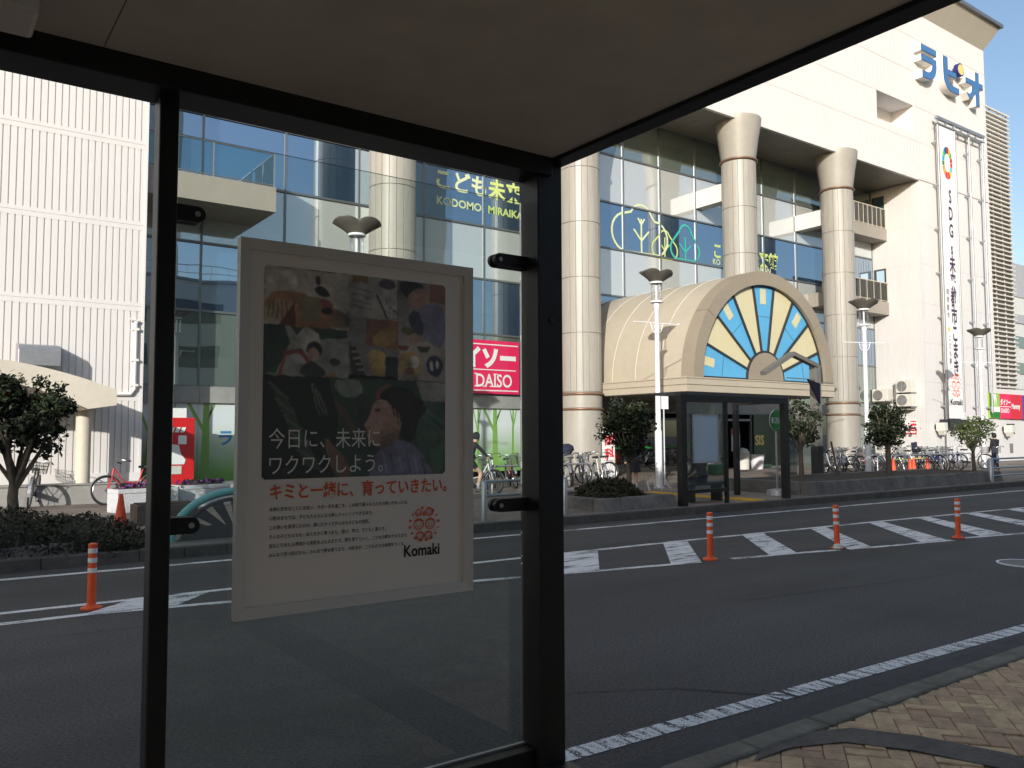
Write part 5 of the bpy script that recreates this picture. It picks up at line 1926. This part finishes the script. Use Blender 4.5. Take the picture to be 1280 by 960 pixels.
def small_tree(x_, y_, z0, label, trunk_h, rx, rz, cz, nclump, nleaf, leaf, seed, lean=0., tr=.06, flowers=0, lr=.042):
    rng = random.Random(seed)
    t_ = thing("tree", label, "tree", (x_, y_, z0), 0, "small clipped trees along the kerb")
    k = MB()
    top = Vector((lean, 0, trunk_h))
    k.tube([(0, 0, -.1), (lean * .2 + .01, .01, trunk_h * .35), (lean * .6 - .015, 0, trunk_h * .7), top], [tr * 1.25, tr, tr * .9, tr * .8], 9)
    cl = []
    for i in range(nclump):
        for _ in range(40):
            d = Vector((rng.uniform(-1, 1), rng.uniform(-1, 1), rng.uniform(-1, 1)))
            if .35 < d.length < 1:
                break
        k_ = rng.choice((.62, .8, .9, 1.02))
        p = Vector((d.x * rx * k_, d.y * rx * k_, cz + d.z * rz * k_ + .10 * rz * sin(3.1 * d.x + seed)))
        cl.append((p, rng.uniform(.40, 1.0)))
    for i, (p, s) in enumerate(cl):
        if i % 2 == 0 and i < 34:
            m_ = top.lerp(p, .5) + Vector((rng.uniform(-.1, .1), rng.uniform(-.1, .1), -.08))
            k.tube([top * rng.uniform(.72, .98), m_, p], [tr * .5, tr * .32, tr * .12], 6)
    k.build("trunk", "bark", t_, local=True, smooth=50)
    f = MB()
    for p, s in cl:
        rr_ = s * rx * .33
        for _ in range(int(nleaf * (.35 + .65 * s * s))):
            d = Vector([max(-1.1, min(1.1, rng.gauss(0, .5))) for _q in range(3)])
            leaf_quad(f, p + d * rr_, lr * rng.uniform(.7, 1.6), rng)
    crown = f.build("crown", leaf, t_, local=True, recalc=False)
    if flowers:
        g_ = MB()
        for _ in range(flowers):
            p, s = rng.choice(cl)
            c = p + Vector((rng.uniform(-.1, .1), -rx * .25, rng.uniform(-.1, .1)))
            g_.lathe([(0, c.z - .03), (.035, c.z - .01), (.03, c.z + .02), (0, c.z + .025)], c.x, c.y, 8)
        g_.build("blossom", "red_flower", crown, local=False)
        crown.children[0].data.transform(Matrix.Translation(Vector((t_.location))))
        crown.children[0].data.transform(Matrix.Translation(-Vector((0, 0, 0))))
        crown.children[0].location = -Vector(t_.location) + Vector((0, 0, 0))
        crown.children[0].data.transform(Matrix.Translation(Vector(t_.location)))
    return t_


small_tree(1.28, 15.0, .25, "dark camellia tree with forked trunk above the hedge at far left", .78, .76, .72, 1.86, 78, 120, "camellia_leaf", 3, tr=.085, flowers=2)
small_tree(13.42, 14.0, .4, "round dark tree in the stone bed left of the main lamp post", .85, .66, .76, 1.55, 70, 90, "camellia_leaf", 5, tr=.055)
small_tree(21.7, 15.2, .42, "thin open tree beside the solar lamp post", 1.0, .74, .72, 1.55, 34, 60, "camellia_leaf", 8, tr=.07, lr=.05)
small_tree(25.3, 14.5, .46, "dense dark bushy tree in front of the right bicycles", 1.0, .74, .78, 1.52, 70, 85, "camellia_leaf", 13, tr=.09, lr=.05)
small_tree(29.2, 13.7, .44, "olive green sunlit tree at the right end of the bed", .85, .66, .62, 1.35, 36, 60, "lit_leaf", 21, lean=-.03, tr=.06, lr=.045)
stk = MB().tube([(23.3, 15.0, .4), (23.1, 15.1, 1.5)], .03, 7)
tag(stk.build("tree_stake", "bark"), "short wooden stake between the open tree and solar post", "stake")


def hedge(name, label, blobs, mleaf, n, lr, seed):
    rng = random.Random(seed)
    x_, y_, z_ = blobs[0][0]
    t_ = thing(name, label, "hedge", (x_, y_, .3))
    co = MB()
    f = MB()
    tot = sum(b[1][0] * b[1][1] for b in blobs)
    for (c, r) in blobs:
        prof = [(max(0.001, cos(radians(a))) * .86, sin(radians(a)) * .86) for a in (-20, 0, 20, 40, 60, 75, 90)]
        base = len(co.v)
        co.lathe(prof, 0, 0, 18)
        for i in range(base, len(co.v)):
            v = co.v[i]
            co.v[i] = (c[0] + v[0] * r[0], c[1] + v[1] * r[1], c[2] + v[2] * r[2])
        for _ in range(int(n * r[0] * r[1] / tot)):
            a = rng.uniform(0, 2 * pi)
            e = math.asin(rng.uniform(-.2, 1))
            s = rng.uniform(.84, 1.07) * (1 + .10 * sin(5 * a + 3 * e))
            p = Vector((c[0] + cos(a) * cos(e) * r[0] * s, c[1] + sin(a) * cos(e) * r[1] * s, c[2] + sin(e) * r[2] * s))
            leaf_quad(f, p, lr * rng.uniform(.6, 1.4), rng, up=.6)
    co.build("core", "hedge_core", t_, smooth=60)
    f.build("leaves", mleaf, t_, recalc=False)


hedge("hedge", "long low dark hedge spilling over the kerb at far left", [((.9, 14.1, .2), (1.2, 1.55, .46)), ((-.6, 14.2, .2), (1.4, 1.65, .48)), ((-2.6, 14.3, .2), (1.6, 1.65, .46)), ((2.0, 13.9, .18), (.85, 1.4, .36)), ((-4.6, 14.2, .2), (1.5, 1.4, .4)), ((2.4, 13.3, .15), (.6, .85, .26))], "hedge_leaf", 30000, .03, 4)
hedge("shrub", "dark rounded shrub hanging over the low stone bed", [((12.75, 14.0, .40), (.62, .8, .26)), ((13.2, 14.4, .42), (.55, .6, .30)), ((12.1, 13.5, .36), (.45, .6, .12))], "hedge_leaf", 5000, .045, 6)

# ================================================================== BICYCLES
def make_bike(label, frame_m, basket=True, child_seat=False):
    b = thing("bicycle", label, "bicycle", (0, 0, 0))
    R_ = .335
    for wx in (0, 1.1):
        w_ = MB().tube([(wx + (R_ - .03) * cos(2 * pi * k / 28), 0, R_ + (R_ - .03) * sin(2 * pi * k / 28)) for k in range(28)], .013, 5, closed=True)
        for k in range(14):
            an = 2 * pi * k / 14
            w_.tube([(wx, .02 if k % 2 else -.02, R_), (wx + (R_ - .035) * cos(an), 0, R_ + (R_ - .035) * sin(an))], .0028, 3, cap=False)
        w_.tube([(wx, -.05, R_), (wx, .05, R_)], .025, 8)
        wo = w_.build("wheel", "chrome", b, local=True, smooth=50)
        MB().tube([(wx + R_ * cos(2 * pi * k / 28), 0, R_ + R_ * sin(2 * pi * k / 28)) for k in range(28)], .021, 7, closed=True).build("tyre", "black_rubber", wo, local=True, smooth=60)
    f = MB()
    st_, bb_, hd_t, hd_b = (.26, 0, .80), (.44, 0, .29), (.93, 0, .84), (.97, 0, .66)
    f.tube([hd_b, (.72, 0, .38), bb_], .019, 8).tube([hd_t, (.70, 0, .52), (.38, 0, .47)], .016, 8).tube([bb_, st_], .017, 8)
    for s in (-1, 1):
        f.tube([bb_, (0, s * .06, R_)], .010, 6).tube([(.33, 0, .62), (0, s * .06, R_)], .009, 6).tube([(.98, s * .05, .62), (1.06, s * .05, .42), (1.1, s * .05, R_)], .012, 6)
    f.tube([hd_t, hd_b, (.98, 0, .62)], .022, 8)
    f.build("frame", frame_m, b, local=True, smooth=50)
    MB().tube([(.915, 0, .86), (.89, 0, .98), (.88, .10, 1.02), (.82, .24, 1.02), (.66, .29, .98)], .011, 7).tube([(.89, 0, .98), (.88, -.10, 1.02), (.82, -.24, 1.02), (.66, -.29, .98)], .011, 7).build("handlebar", "chrome", b, local=True, smooth=50)
    MB().tube([(.75, .268, 1.0), (.64, .295, .975)], .017, 7).tube([(.75, -.268, 1.0), (.64, -.295, .975)], .017, 7).build("grip", "black_rubber", b, local=True, smooth=50)
    sd = MB()
    sd.prism([(.36, .028), (.24, .035), (.15, .095), (.08, .10), (.06, 0), (.08, -.10), (.15, -.095), (.24, -.035), (.36, -.028)], 'xy', .83, .89)
    sd.tube([(.26, 0, .78), (.22, 0, .84)], .014, 6)
    sd.build("saddle", "black_rubber", b, local=True, bevel=.018)
    for wx, a0, a1 in ((0, 10, 190), (1.1, 20, 150)):
        mg = MB()
        for k in range(14):
            t0, t1 = radians(a0 + (a1 - a0) * k / 14), radians(a0 + (a1 - a0) * (k + 1) / 14)
            q0 = [(wx + (R_ + .035) * cos(t0), s, R_ + (R_ + .035) * sin(t0)) for s in (-.03, .03)]
            q1 = [(wx + (R_ + .035) * cos(t1), s, R_ + (R_ + .035) * sin(t1)) for s in (-.03, .03)]
            mg.add([q0[0], q0[1], q1[1], q1[0]], [(0, 1, 2, 3)])
        mg.build("mudguard", "steel", b, local=True, recalc=False)
    rk = MB()
    for s in (-.06, 0, .06):
        rk.tube([(.18, s, .73), (-.26, s, .73)], .006, 5)
    for s in (-.065, .065):
        rk.tube([(-.2, s, .73), (0, s, R_)], .006, 5)
    rk.tube([(-.02, .09, .02), (0, .08, R_)], .008, 5)
    rk.build("rear_rack", "steel", b, local=True)
    cr = MB().prism([(-.05, .30), (-.03, .39), (.46, .36), (.50, .29), (.46, .23), (0, .28)], 'xz', -.055, -.04)
    cr.tube([(.44, -.06, .29), (.50, -.07, .14)], .010, 5).tube([(.44, .05, .29), (.38, .06, .44)], .010, 5)
    cr.box(.46, .55, -.15, -.07, .125, .15).box(.33, .42, .06, .14, .43, .455)
    cr.build("chain_case", "dark_frame", b, local=True)
    if basket:
        k_ = MB()
        for i in range(9):
            yy = -.17 + .0425 * i
            k_.tube([(1.0, yy * .8, .72), (1.02, yy, .98)], .004, 4).tube([(1.26, yy * .8, .74), (1.32, yy, .98)], .004, 4).tube([(1.0, yy * .8, .72), (1.26, yy * .8, .74)], .004, 4)
        for z, g in ((.98, 1.), (.90, .95), (.82, .9)):
            k_.tube([(1.0, -.17 * g, z), (1.3 * (1 - (.98 - z) * .12), -.17 * g, z), (1.3 * (1 - (.98 - z) * .12), .17 * g, z), (1.0, .17 * g, z)], .006, 4, closed=True)
        for s in (-1, 1):
            for i in range(5):
                k_.tube([(1.03 + .05 * i, s * .14, .73), (1.04 + .06 * i, s * .17, .98)], .004, 4)
        k_.build("basket", "mullion_metal", b, local=True)
    if child_seat:
        MB().box(-.28, .02, -.15, .15, .78, .84).box(-.30, -.24, -.15, .15, .84, 1.22).box(-.28, .0, -.17, -.14, .84, 1.0).box(-.28, .0, .14, .17, .84, 1.0).build("child_seat", "cloth_navy", b, local=True, bevel=.02)
    return b


mat("bike_silver", (.50, .51, .53), .3, .6)
mat("bike_white", (.72, .72, .70), .35)
mat("bike_red", (.55, .035, .04), .35)
mat("bike_black", (.02, .02, .023), .35)
mat("bike_blue", (.03, .07, .30), .35)
mat("bike_green", (.06, .22, .10), .35)
mat("bike_maroon", (.20, .02, .04), .35)
FM = {"silver": "bike_silver", "white": "bike_white", "red": "bike_red", "black": "bike_black", "blue": "bike_blue", "green": "bike_green", "maroon": "bike_maroon"}
P1 = make_bike("red bicycle leaning by the round porch pillar", "bike_red", False)
P2 = make_bike("dark bicycle seen end on behind the camellia trunk", "bike_black", True)
P3 = make_bike("navy bicycle with child seat first in the row at the middle column", "bike_blue", True, True)
used = set()
G_ROWS = {"l": "bicycles parked by the porch", "m": "bicycles parked at the middle column", "w": "bicycles parked at the printed wall", "r": "bicycles parked in the right row"}


def place(proto, x_, y_, rz, colour, label, grp, lean=0.):
    if id(proto) not in used:
        used.add(id(proto))
        b = proto
        b.location = (x_, y_, .152)
        b["label"] = label
    else:
        b = dup(proto, (x_, y_, .152), rz, label)
    b.rotation_euler = (radians(lean), 0, radians(rz))
    b["group"] = G_ROWS[grp]
    for ch in b.children:
        if ch.name.startswith("frame"):
            ch.material_slots[0].link = 'OBJECT'
            ch.material_slots[0].material = MATS[FM[colour]]
    return b


place(P1, 4.75, 21.35, 190, "red", "red bicycle leaning by the round porch pillar", "l", 6)
place(P2, 2.1, 21.25, 78, "black", "black bicycle behind the camellia trunk at far left", "l", 6)
ORD = ["first", "second", "third", "fourth", "fifth", "sixth", "seventh", "eighth", "ninth", "tenth", "eleventh", "twelfth", "thirteenth", "fourteenth", "fifteenth", "sixteenth"]
protos = [P2, P1, P3]
cols = ["silver", "blue", "silver", "maroon", "black", "white", "silver"]
for k in range(7):
    x_ = 15.4 + k * .58
    place(P3 if k == 1 else protos[k % 2], x_ + random.uniform(-.1, .1), 20.6 + random.uniform(-.15, .15), -125 + random.uniform(-14, 14) if k < 6 else 176, cols[k], "%s bicycle, %s from the left in the row at the middle column" % (cols[k], ORD[k]), "m", random.uniform(4, 9))
cols = ["black", "silver", "green", "black", "silver", "maroon"]
for k in range(6):
    place(protos[(k + 1) % 2], 12.6 + k * .52 + random.uniform(-.1, .1), 21.3 + random.uniform(-.3, .3), -110 + random.uniform(-16, 16), cols[k], "%s bicycle, %s from the left before the green tree print" % (cols[k], ORD[k]), "w", random.uniform(4, 9))
cols = ["silver", "silver", "black", "white", "red", "silver", "black", "white", "silver", "black", "blue", "black", "silver", "blue", "silver"]
for k in range(15):
    x_ = 30.2 + k * .60
    y_ = 20.2 - k * .10
    place(protos[k % 2] if k != 10 else P3, x_ + random.uniform(-.15, .15), y_ + random.uniform(-.2, .2), -112 + random.uniform(-28, 28), cols[k], "%s bicycle, %s from the left in the right bicycle row" % (cols[k], ORD[k]), "r", random.uniform(4, 9))
for k in range(5):
    c_ = ["black", "silver", "maroon", "black", "white"][k]
    place(protos[k % 2], 32.8 + k * 1.15, 21.7 - k * .1, -100 + random.uniform(-25, 25), c_, "%s bicycle, %s from the left in the back row at the tower wall" % (c_, ORD[k]), "r", random.uniform(4, 9))
place(P1, 27.4, 23.2, 200, "silver", "lone silver bicycle seen through the far shelter by the green window", "r", 5)
place(P2, 39.3, 17.4, 205, "blue", "blue bicycle beside the person at the far right", "r", 4)
place(P1, 11.25, 17.9, 4, "white", "white bicycle ridden by the person half hidden by the poster", "w", 0)

helm = thing("seat_cover", "dark blue rounded rain cover on a parked bicycle at the middle column", "cover", (15.9, 20.1, 1.3))
c_ = MB()
c_.lathe([(0, -.16), (.25, -.13), (.36, -.02), (.33, .1), (.2, .2), (0, .23)], 0, 0, 20)
c_.v = [(v[0] * 1.15, v[1] * .8, v[2] + .25 * v[0]) for v in c_.v]
c_.build("cover", "cloth_navy", helm, local=True, smooth=60)
helm.location = (16.35, 20.0, 1.22)
sgn = thing("hand_written_sign", "small cream notice board on the rail above the cones", "notice", (31.6, 18.3, 1.0))
MB().box(31.0, 31.62, 18.28, 18.3, .98, 1.42).build("board", "station_cream", sgn)
MB().text("駐輪", .22, 31.07, 18.275, 1.1, bold=.02).build("lettering", "text_black", sgn, recalc=False)

# ================================================================== PEOPLE
def person(label, loc, rz, J, top_m, bottom_m, sleeve="top", legs="bottom", skirt=False, hair_long=False, group=None, cap=False, bag=None):
    """one continuous skinned body from a joint table; clothes follow as material zones"""
    p = thing("person", label, "person", loc, rz, group)
    V, E, Rr, ME = [], [], [], []

    def add(co, r, parent=None, m=0):
        V.append(Vector(co))
        Rr.append(r)
        ME.append(m)
        if parent is not None:
            E.append((parent, len(V) - 1))
        return len(V) - 1
    pel = add(J["pelvis"], .135, None, 1)
    ab = add(Vector(J["pelvis"]).lerp(Vector(J["chest"]), .5), .115, pel, 0)
    ch = add(J["chest"], .135, ab, 0)
    nk = add(J["neck"], .055, ch, 2)
    hv = Vector(J["head"]) - Vector(J["neck"])
    add(Vector(J["neck"]) + hv * .45, .075, nk, 2)
    h2 = add(Vector(J["neck"]) + hv * .85, .095, len(V) - 1, 2)
    add(Vector(J["neck"]) + hv * 1.25, .075, h2, 2)
    sm_ = {"top": 0, "skin": 2}[sleeve]
    lm_ = {"bottom": 1, "skin": 2}[legs]
    for s in ("l", "r"):
        sh_ = add(J["sho_" + s], .062, ch, 0)
        el = add(J["elb_" + s], .045, sh_, sm_)
        wr = add(J["wri_" + s], .032, el, sm_)
        d = (Vector(J["wri_" + s]) - Vector(J["elb_" + s])).normalized()
        pm = add(Vector(J["wri_" + s]) + d * .06, .030, wr, 2)
        side = d.orthogonal().normalized()
        for k in range(4):
            q_ = V[pm] + d * (.035 + .004 * (1.5 - abs(k - 1.5))) + side * (.016 * (k - 1.5))
            a_ = add(q_, .009, pm, 2)
            add(q_ + d * .03 + side.cross(d) * .015, .008, a_, 2)
        th = add(V[wr] + d * .035 + side * .04, .010, wr, 2)
        add(V[th] + d * .03 + side * .01, .009, th, 2)
        hp__ = add(J["hip_" + s], .092, pel, 1)
        kn_ = add(J["kne_" + s], .062, hp__, lm_)
        cf = add(Vector(J["kne_" + s]).lerp(Vector(J["ank_" + s]), .35), .058, kn_, lm_)
        an = add(J["ank_" + s], .040, cf, 4 if legs == "skin" else lm_)
        add(J["toe_" + s], .036, an, 3)
    me = bpy.data.meshes.new("body")
    me.from_pydata([tuple(v) for v in V], E, [])
    o = bpy.data.objects.new("body", me)
    COL.objects.link(o)
    md = o.modifiers.new("skin", 'SKIN')
    md.use_smooth_shade = True
    sv = me.skin_vertices[0].data
    for i, r in enumerate(Rr):
        sv[i].radius = (r, r)
        sv[i].use_root = (i == 0)
    ss = o.modifiers.new("sub", 'SUBSURF')
    ss.levels = ss.render_levels = 1
    bpy.context.view_layer.update()
    dg = bpy.context.evaluated_depsgraph_get()
    m2 = bpy.data.meshes.new_from_object(o.evaluated_get(dg))
    bpy.data.objects.remove(o)
    for k in (top_m, bottom_m, "skin", "cloth_black", "cloth_white"):
        m2.materials.append(MATS[k])
    for f in m2.polygons:
        best, bi = 1e9, 0
        for i, v in enumerate(V):
            dd = (f.center - v).length - Rr[i] * .6
            if dd < best:
                best, bi = dd, i
        f.material_index = ME[bi]
        f.use_smooth = True
    b = bpy.data.objects.new("body", m2)
    COL.objects.link(b)
    b.parent = p
    # hair and face details
    hc = Vector(J["neck"]) + hv * .92
    h = MB()
    vs_, fs_ = [], []
    for i in range(9):
        e = radians(-35 + 125 * i / 8) if not hair_long else radians(-55 + 145 * i / 8)
        for j in range(16):
            a = 2 * pi * j / 16
            front = cos(a) > .45
            ee = max(e, radians(22)) if front else e
            vs_.append((hc.x + .108 * cos(a) * cos(ee) - .012, hc.y + .102 * sin(a) * cos(ee), hc.z + .125 * sin(ee) + .01))
    for i in range(8):
        for j in range(16):
            fs_.append((i * 16 + j, i * 16 + (j + 1) % 16, (i + 1) * 16 + (j + 1) % 16, (i + 1) * 16 + j))
    h.add(vs_, fs_)
    h.build("hair", "cloth_black" if cap else "hair_black", p, local=True, smooth=60, recalc=False)
    fc = MB()
    for s in (-1, 1):
        fc.lathe([(0, hc.z - .02), (.011, hc.z - .01), (0, hc.z)], hc.x + .088, hc.y + s * .034, 8)
    fc.tube([(hc.x + .085, hc.y - .022, hc.z - .066), (hc.x + .09, hc.y, hc.z - .07), (hc.x + .085, hc.y + .022, hc.z - .066)], .005, 5)
    fc.build("face", "hair_black", p, local=True)
    if skirt:
        pv = Vector(J["pelvis"])
        MB().lathe([(.145, pv.z + .16), (.175, pv.z), (.20, pv.z - .2), (.225, pv.z - .36), (.215, pv.z - .36), (.16, pv.z)], pv.x, pv.y, 22, rmod=lambda a: 1 + .035 * sin(a * 11)).build("skirt", bottom_m, p, local=True, smooth=50)
    if bag:
        MB().box(*bag[0]).build("bag", bag[1], p, local=True, bevel=.03)
    return p


stand = dict(pelvis=(0, 0, .88), chest=(.01, 0, 1.22), neck=(.01, 0, 1.36), head=(.03, 0, 1.50), sho_l=(0, .17, 1.28), elb_l=(.02, .22, 1.02), wri_l=(.12, .20, .84), sho_r=(0, -.17, 1.28), elb_r=(.02, -.22, 1.02), wri_r=(.10, -.20, .84),
             hip_l=(0, .09, .82), kne_l=(.02, .09, .46), ank_l=(-.01, .09, .09), toe_l=(.13, .10, .04), hip_r=(0, -.09, .82), kne_r=(.03, -.09, .46), ank_r=(.0, -.09, .09), toe_r=(.14, -.10, .04))
person("person in dark top and short black skirt standing beside the round dark tree", (16.75, 17.3, .15), radians(60), stand, "cloth_navy", "cloth_black", "top", "skin", skirt=True, hair_long=True, bag=((.0, .12, -.3, -.2, .74, 1.0), "cloth_black"))
sit = dict(pelvis=(0, 0, .56), chest=(.05, 0, .90), neck=(.08, 0, 1.05), head=(.14, 0, 1.18), sho_l=(.05, .18, .97), elb_l=(.14, .22, .70), wri_l=(.34, .12, .62), sho_r=(.05, -.18, .97), elb_r=(.14, -.22, .70), wri_r=(.34, -.12, .62),
           hip_l=(.03, .10, .53), kne_l=(.42, .12, .50), ank_l=(.44, .12, .09), toe_l=(.58, .13, .04), hip_r=(.03, -.10, .53), kne_r=(.42, -.12, .50), ank_r=(.40, -.12, .09), toe_r=(.54, -.13, .04))
person("person in dark clothes sitting on the far shelter bench behind the blank poster", (15.2, 13.35, .15), radians(90), sit, "cloth_black", "cloth_navy")
gb = MB().box(15.52, 15.86, 13.22, 13.5, .752, 1.02)
tag(gb.build("green_bag", "green_bag", bevel=.04), "green bag on the far shelter bench beside the seated person", "bag")
ride = dict(pelvis=(.24, 0, .98), chest=(.42, 0, 1.28), neck=(.50, 0, 1.42), head=(.56, 0, 1.55), sho_l=(.42, .17, 1.33), elb_l=(.60, .24, 1.14), wri_l=(.68, .27, 1.04), sho_r=(.42, -.17, 1.33), elb_r=(.60, -.24, 1.14), wri_r=(.68, -.27, 1.04),
            hip_l=(.27, .09, .93), kne_l=(.62, .11, .82), ank_l=(.40, .11, .52), toe_l=(.50, .11, .47), hip_r=(.27, -.09, .93), kne_r=(.60, -.12, .62), ank_r=(.50, -.12, .24), toe_r=(.62, -.12, .19))
person("person in black top and shorts riding the white bicycle beside the poster edge", (11.25, 17.9, .152), radians(4), ride, "cloth_black", "cloth_black", "top", "skin", cap=True)
walk = dict(stand)
person("person in dark navy clothes standing behind the far lamp post at right", (38.6, 17.2, .15), radians(75), walk, "cloth_black", "cloth_navy", hair_long=True)
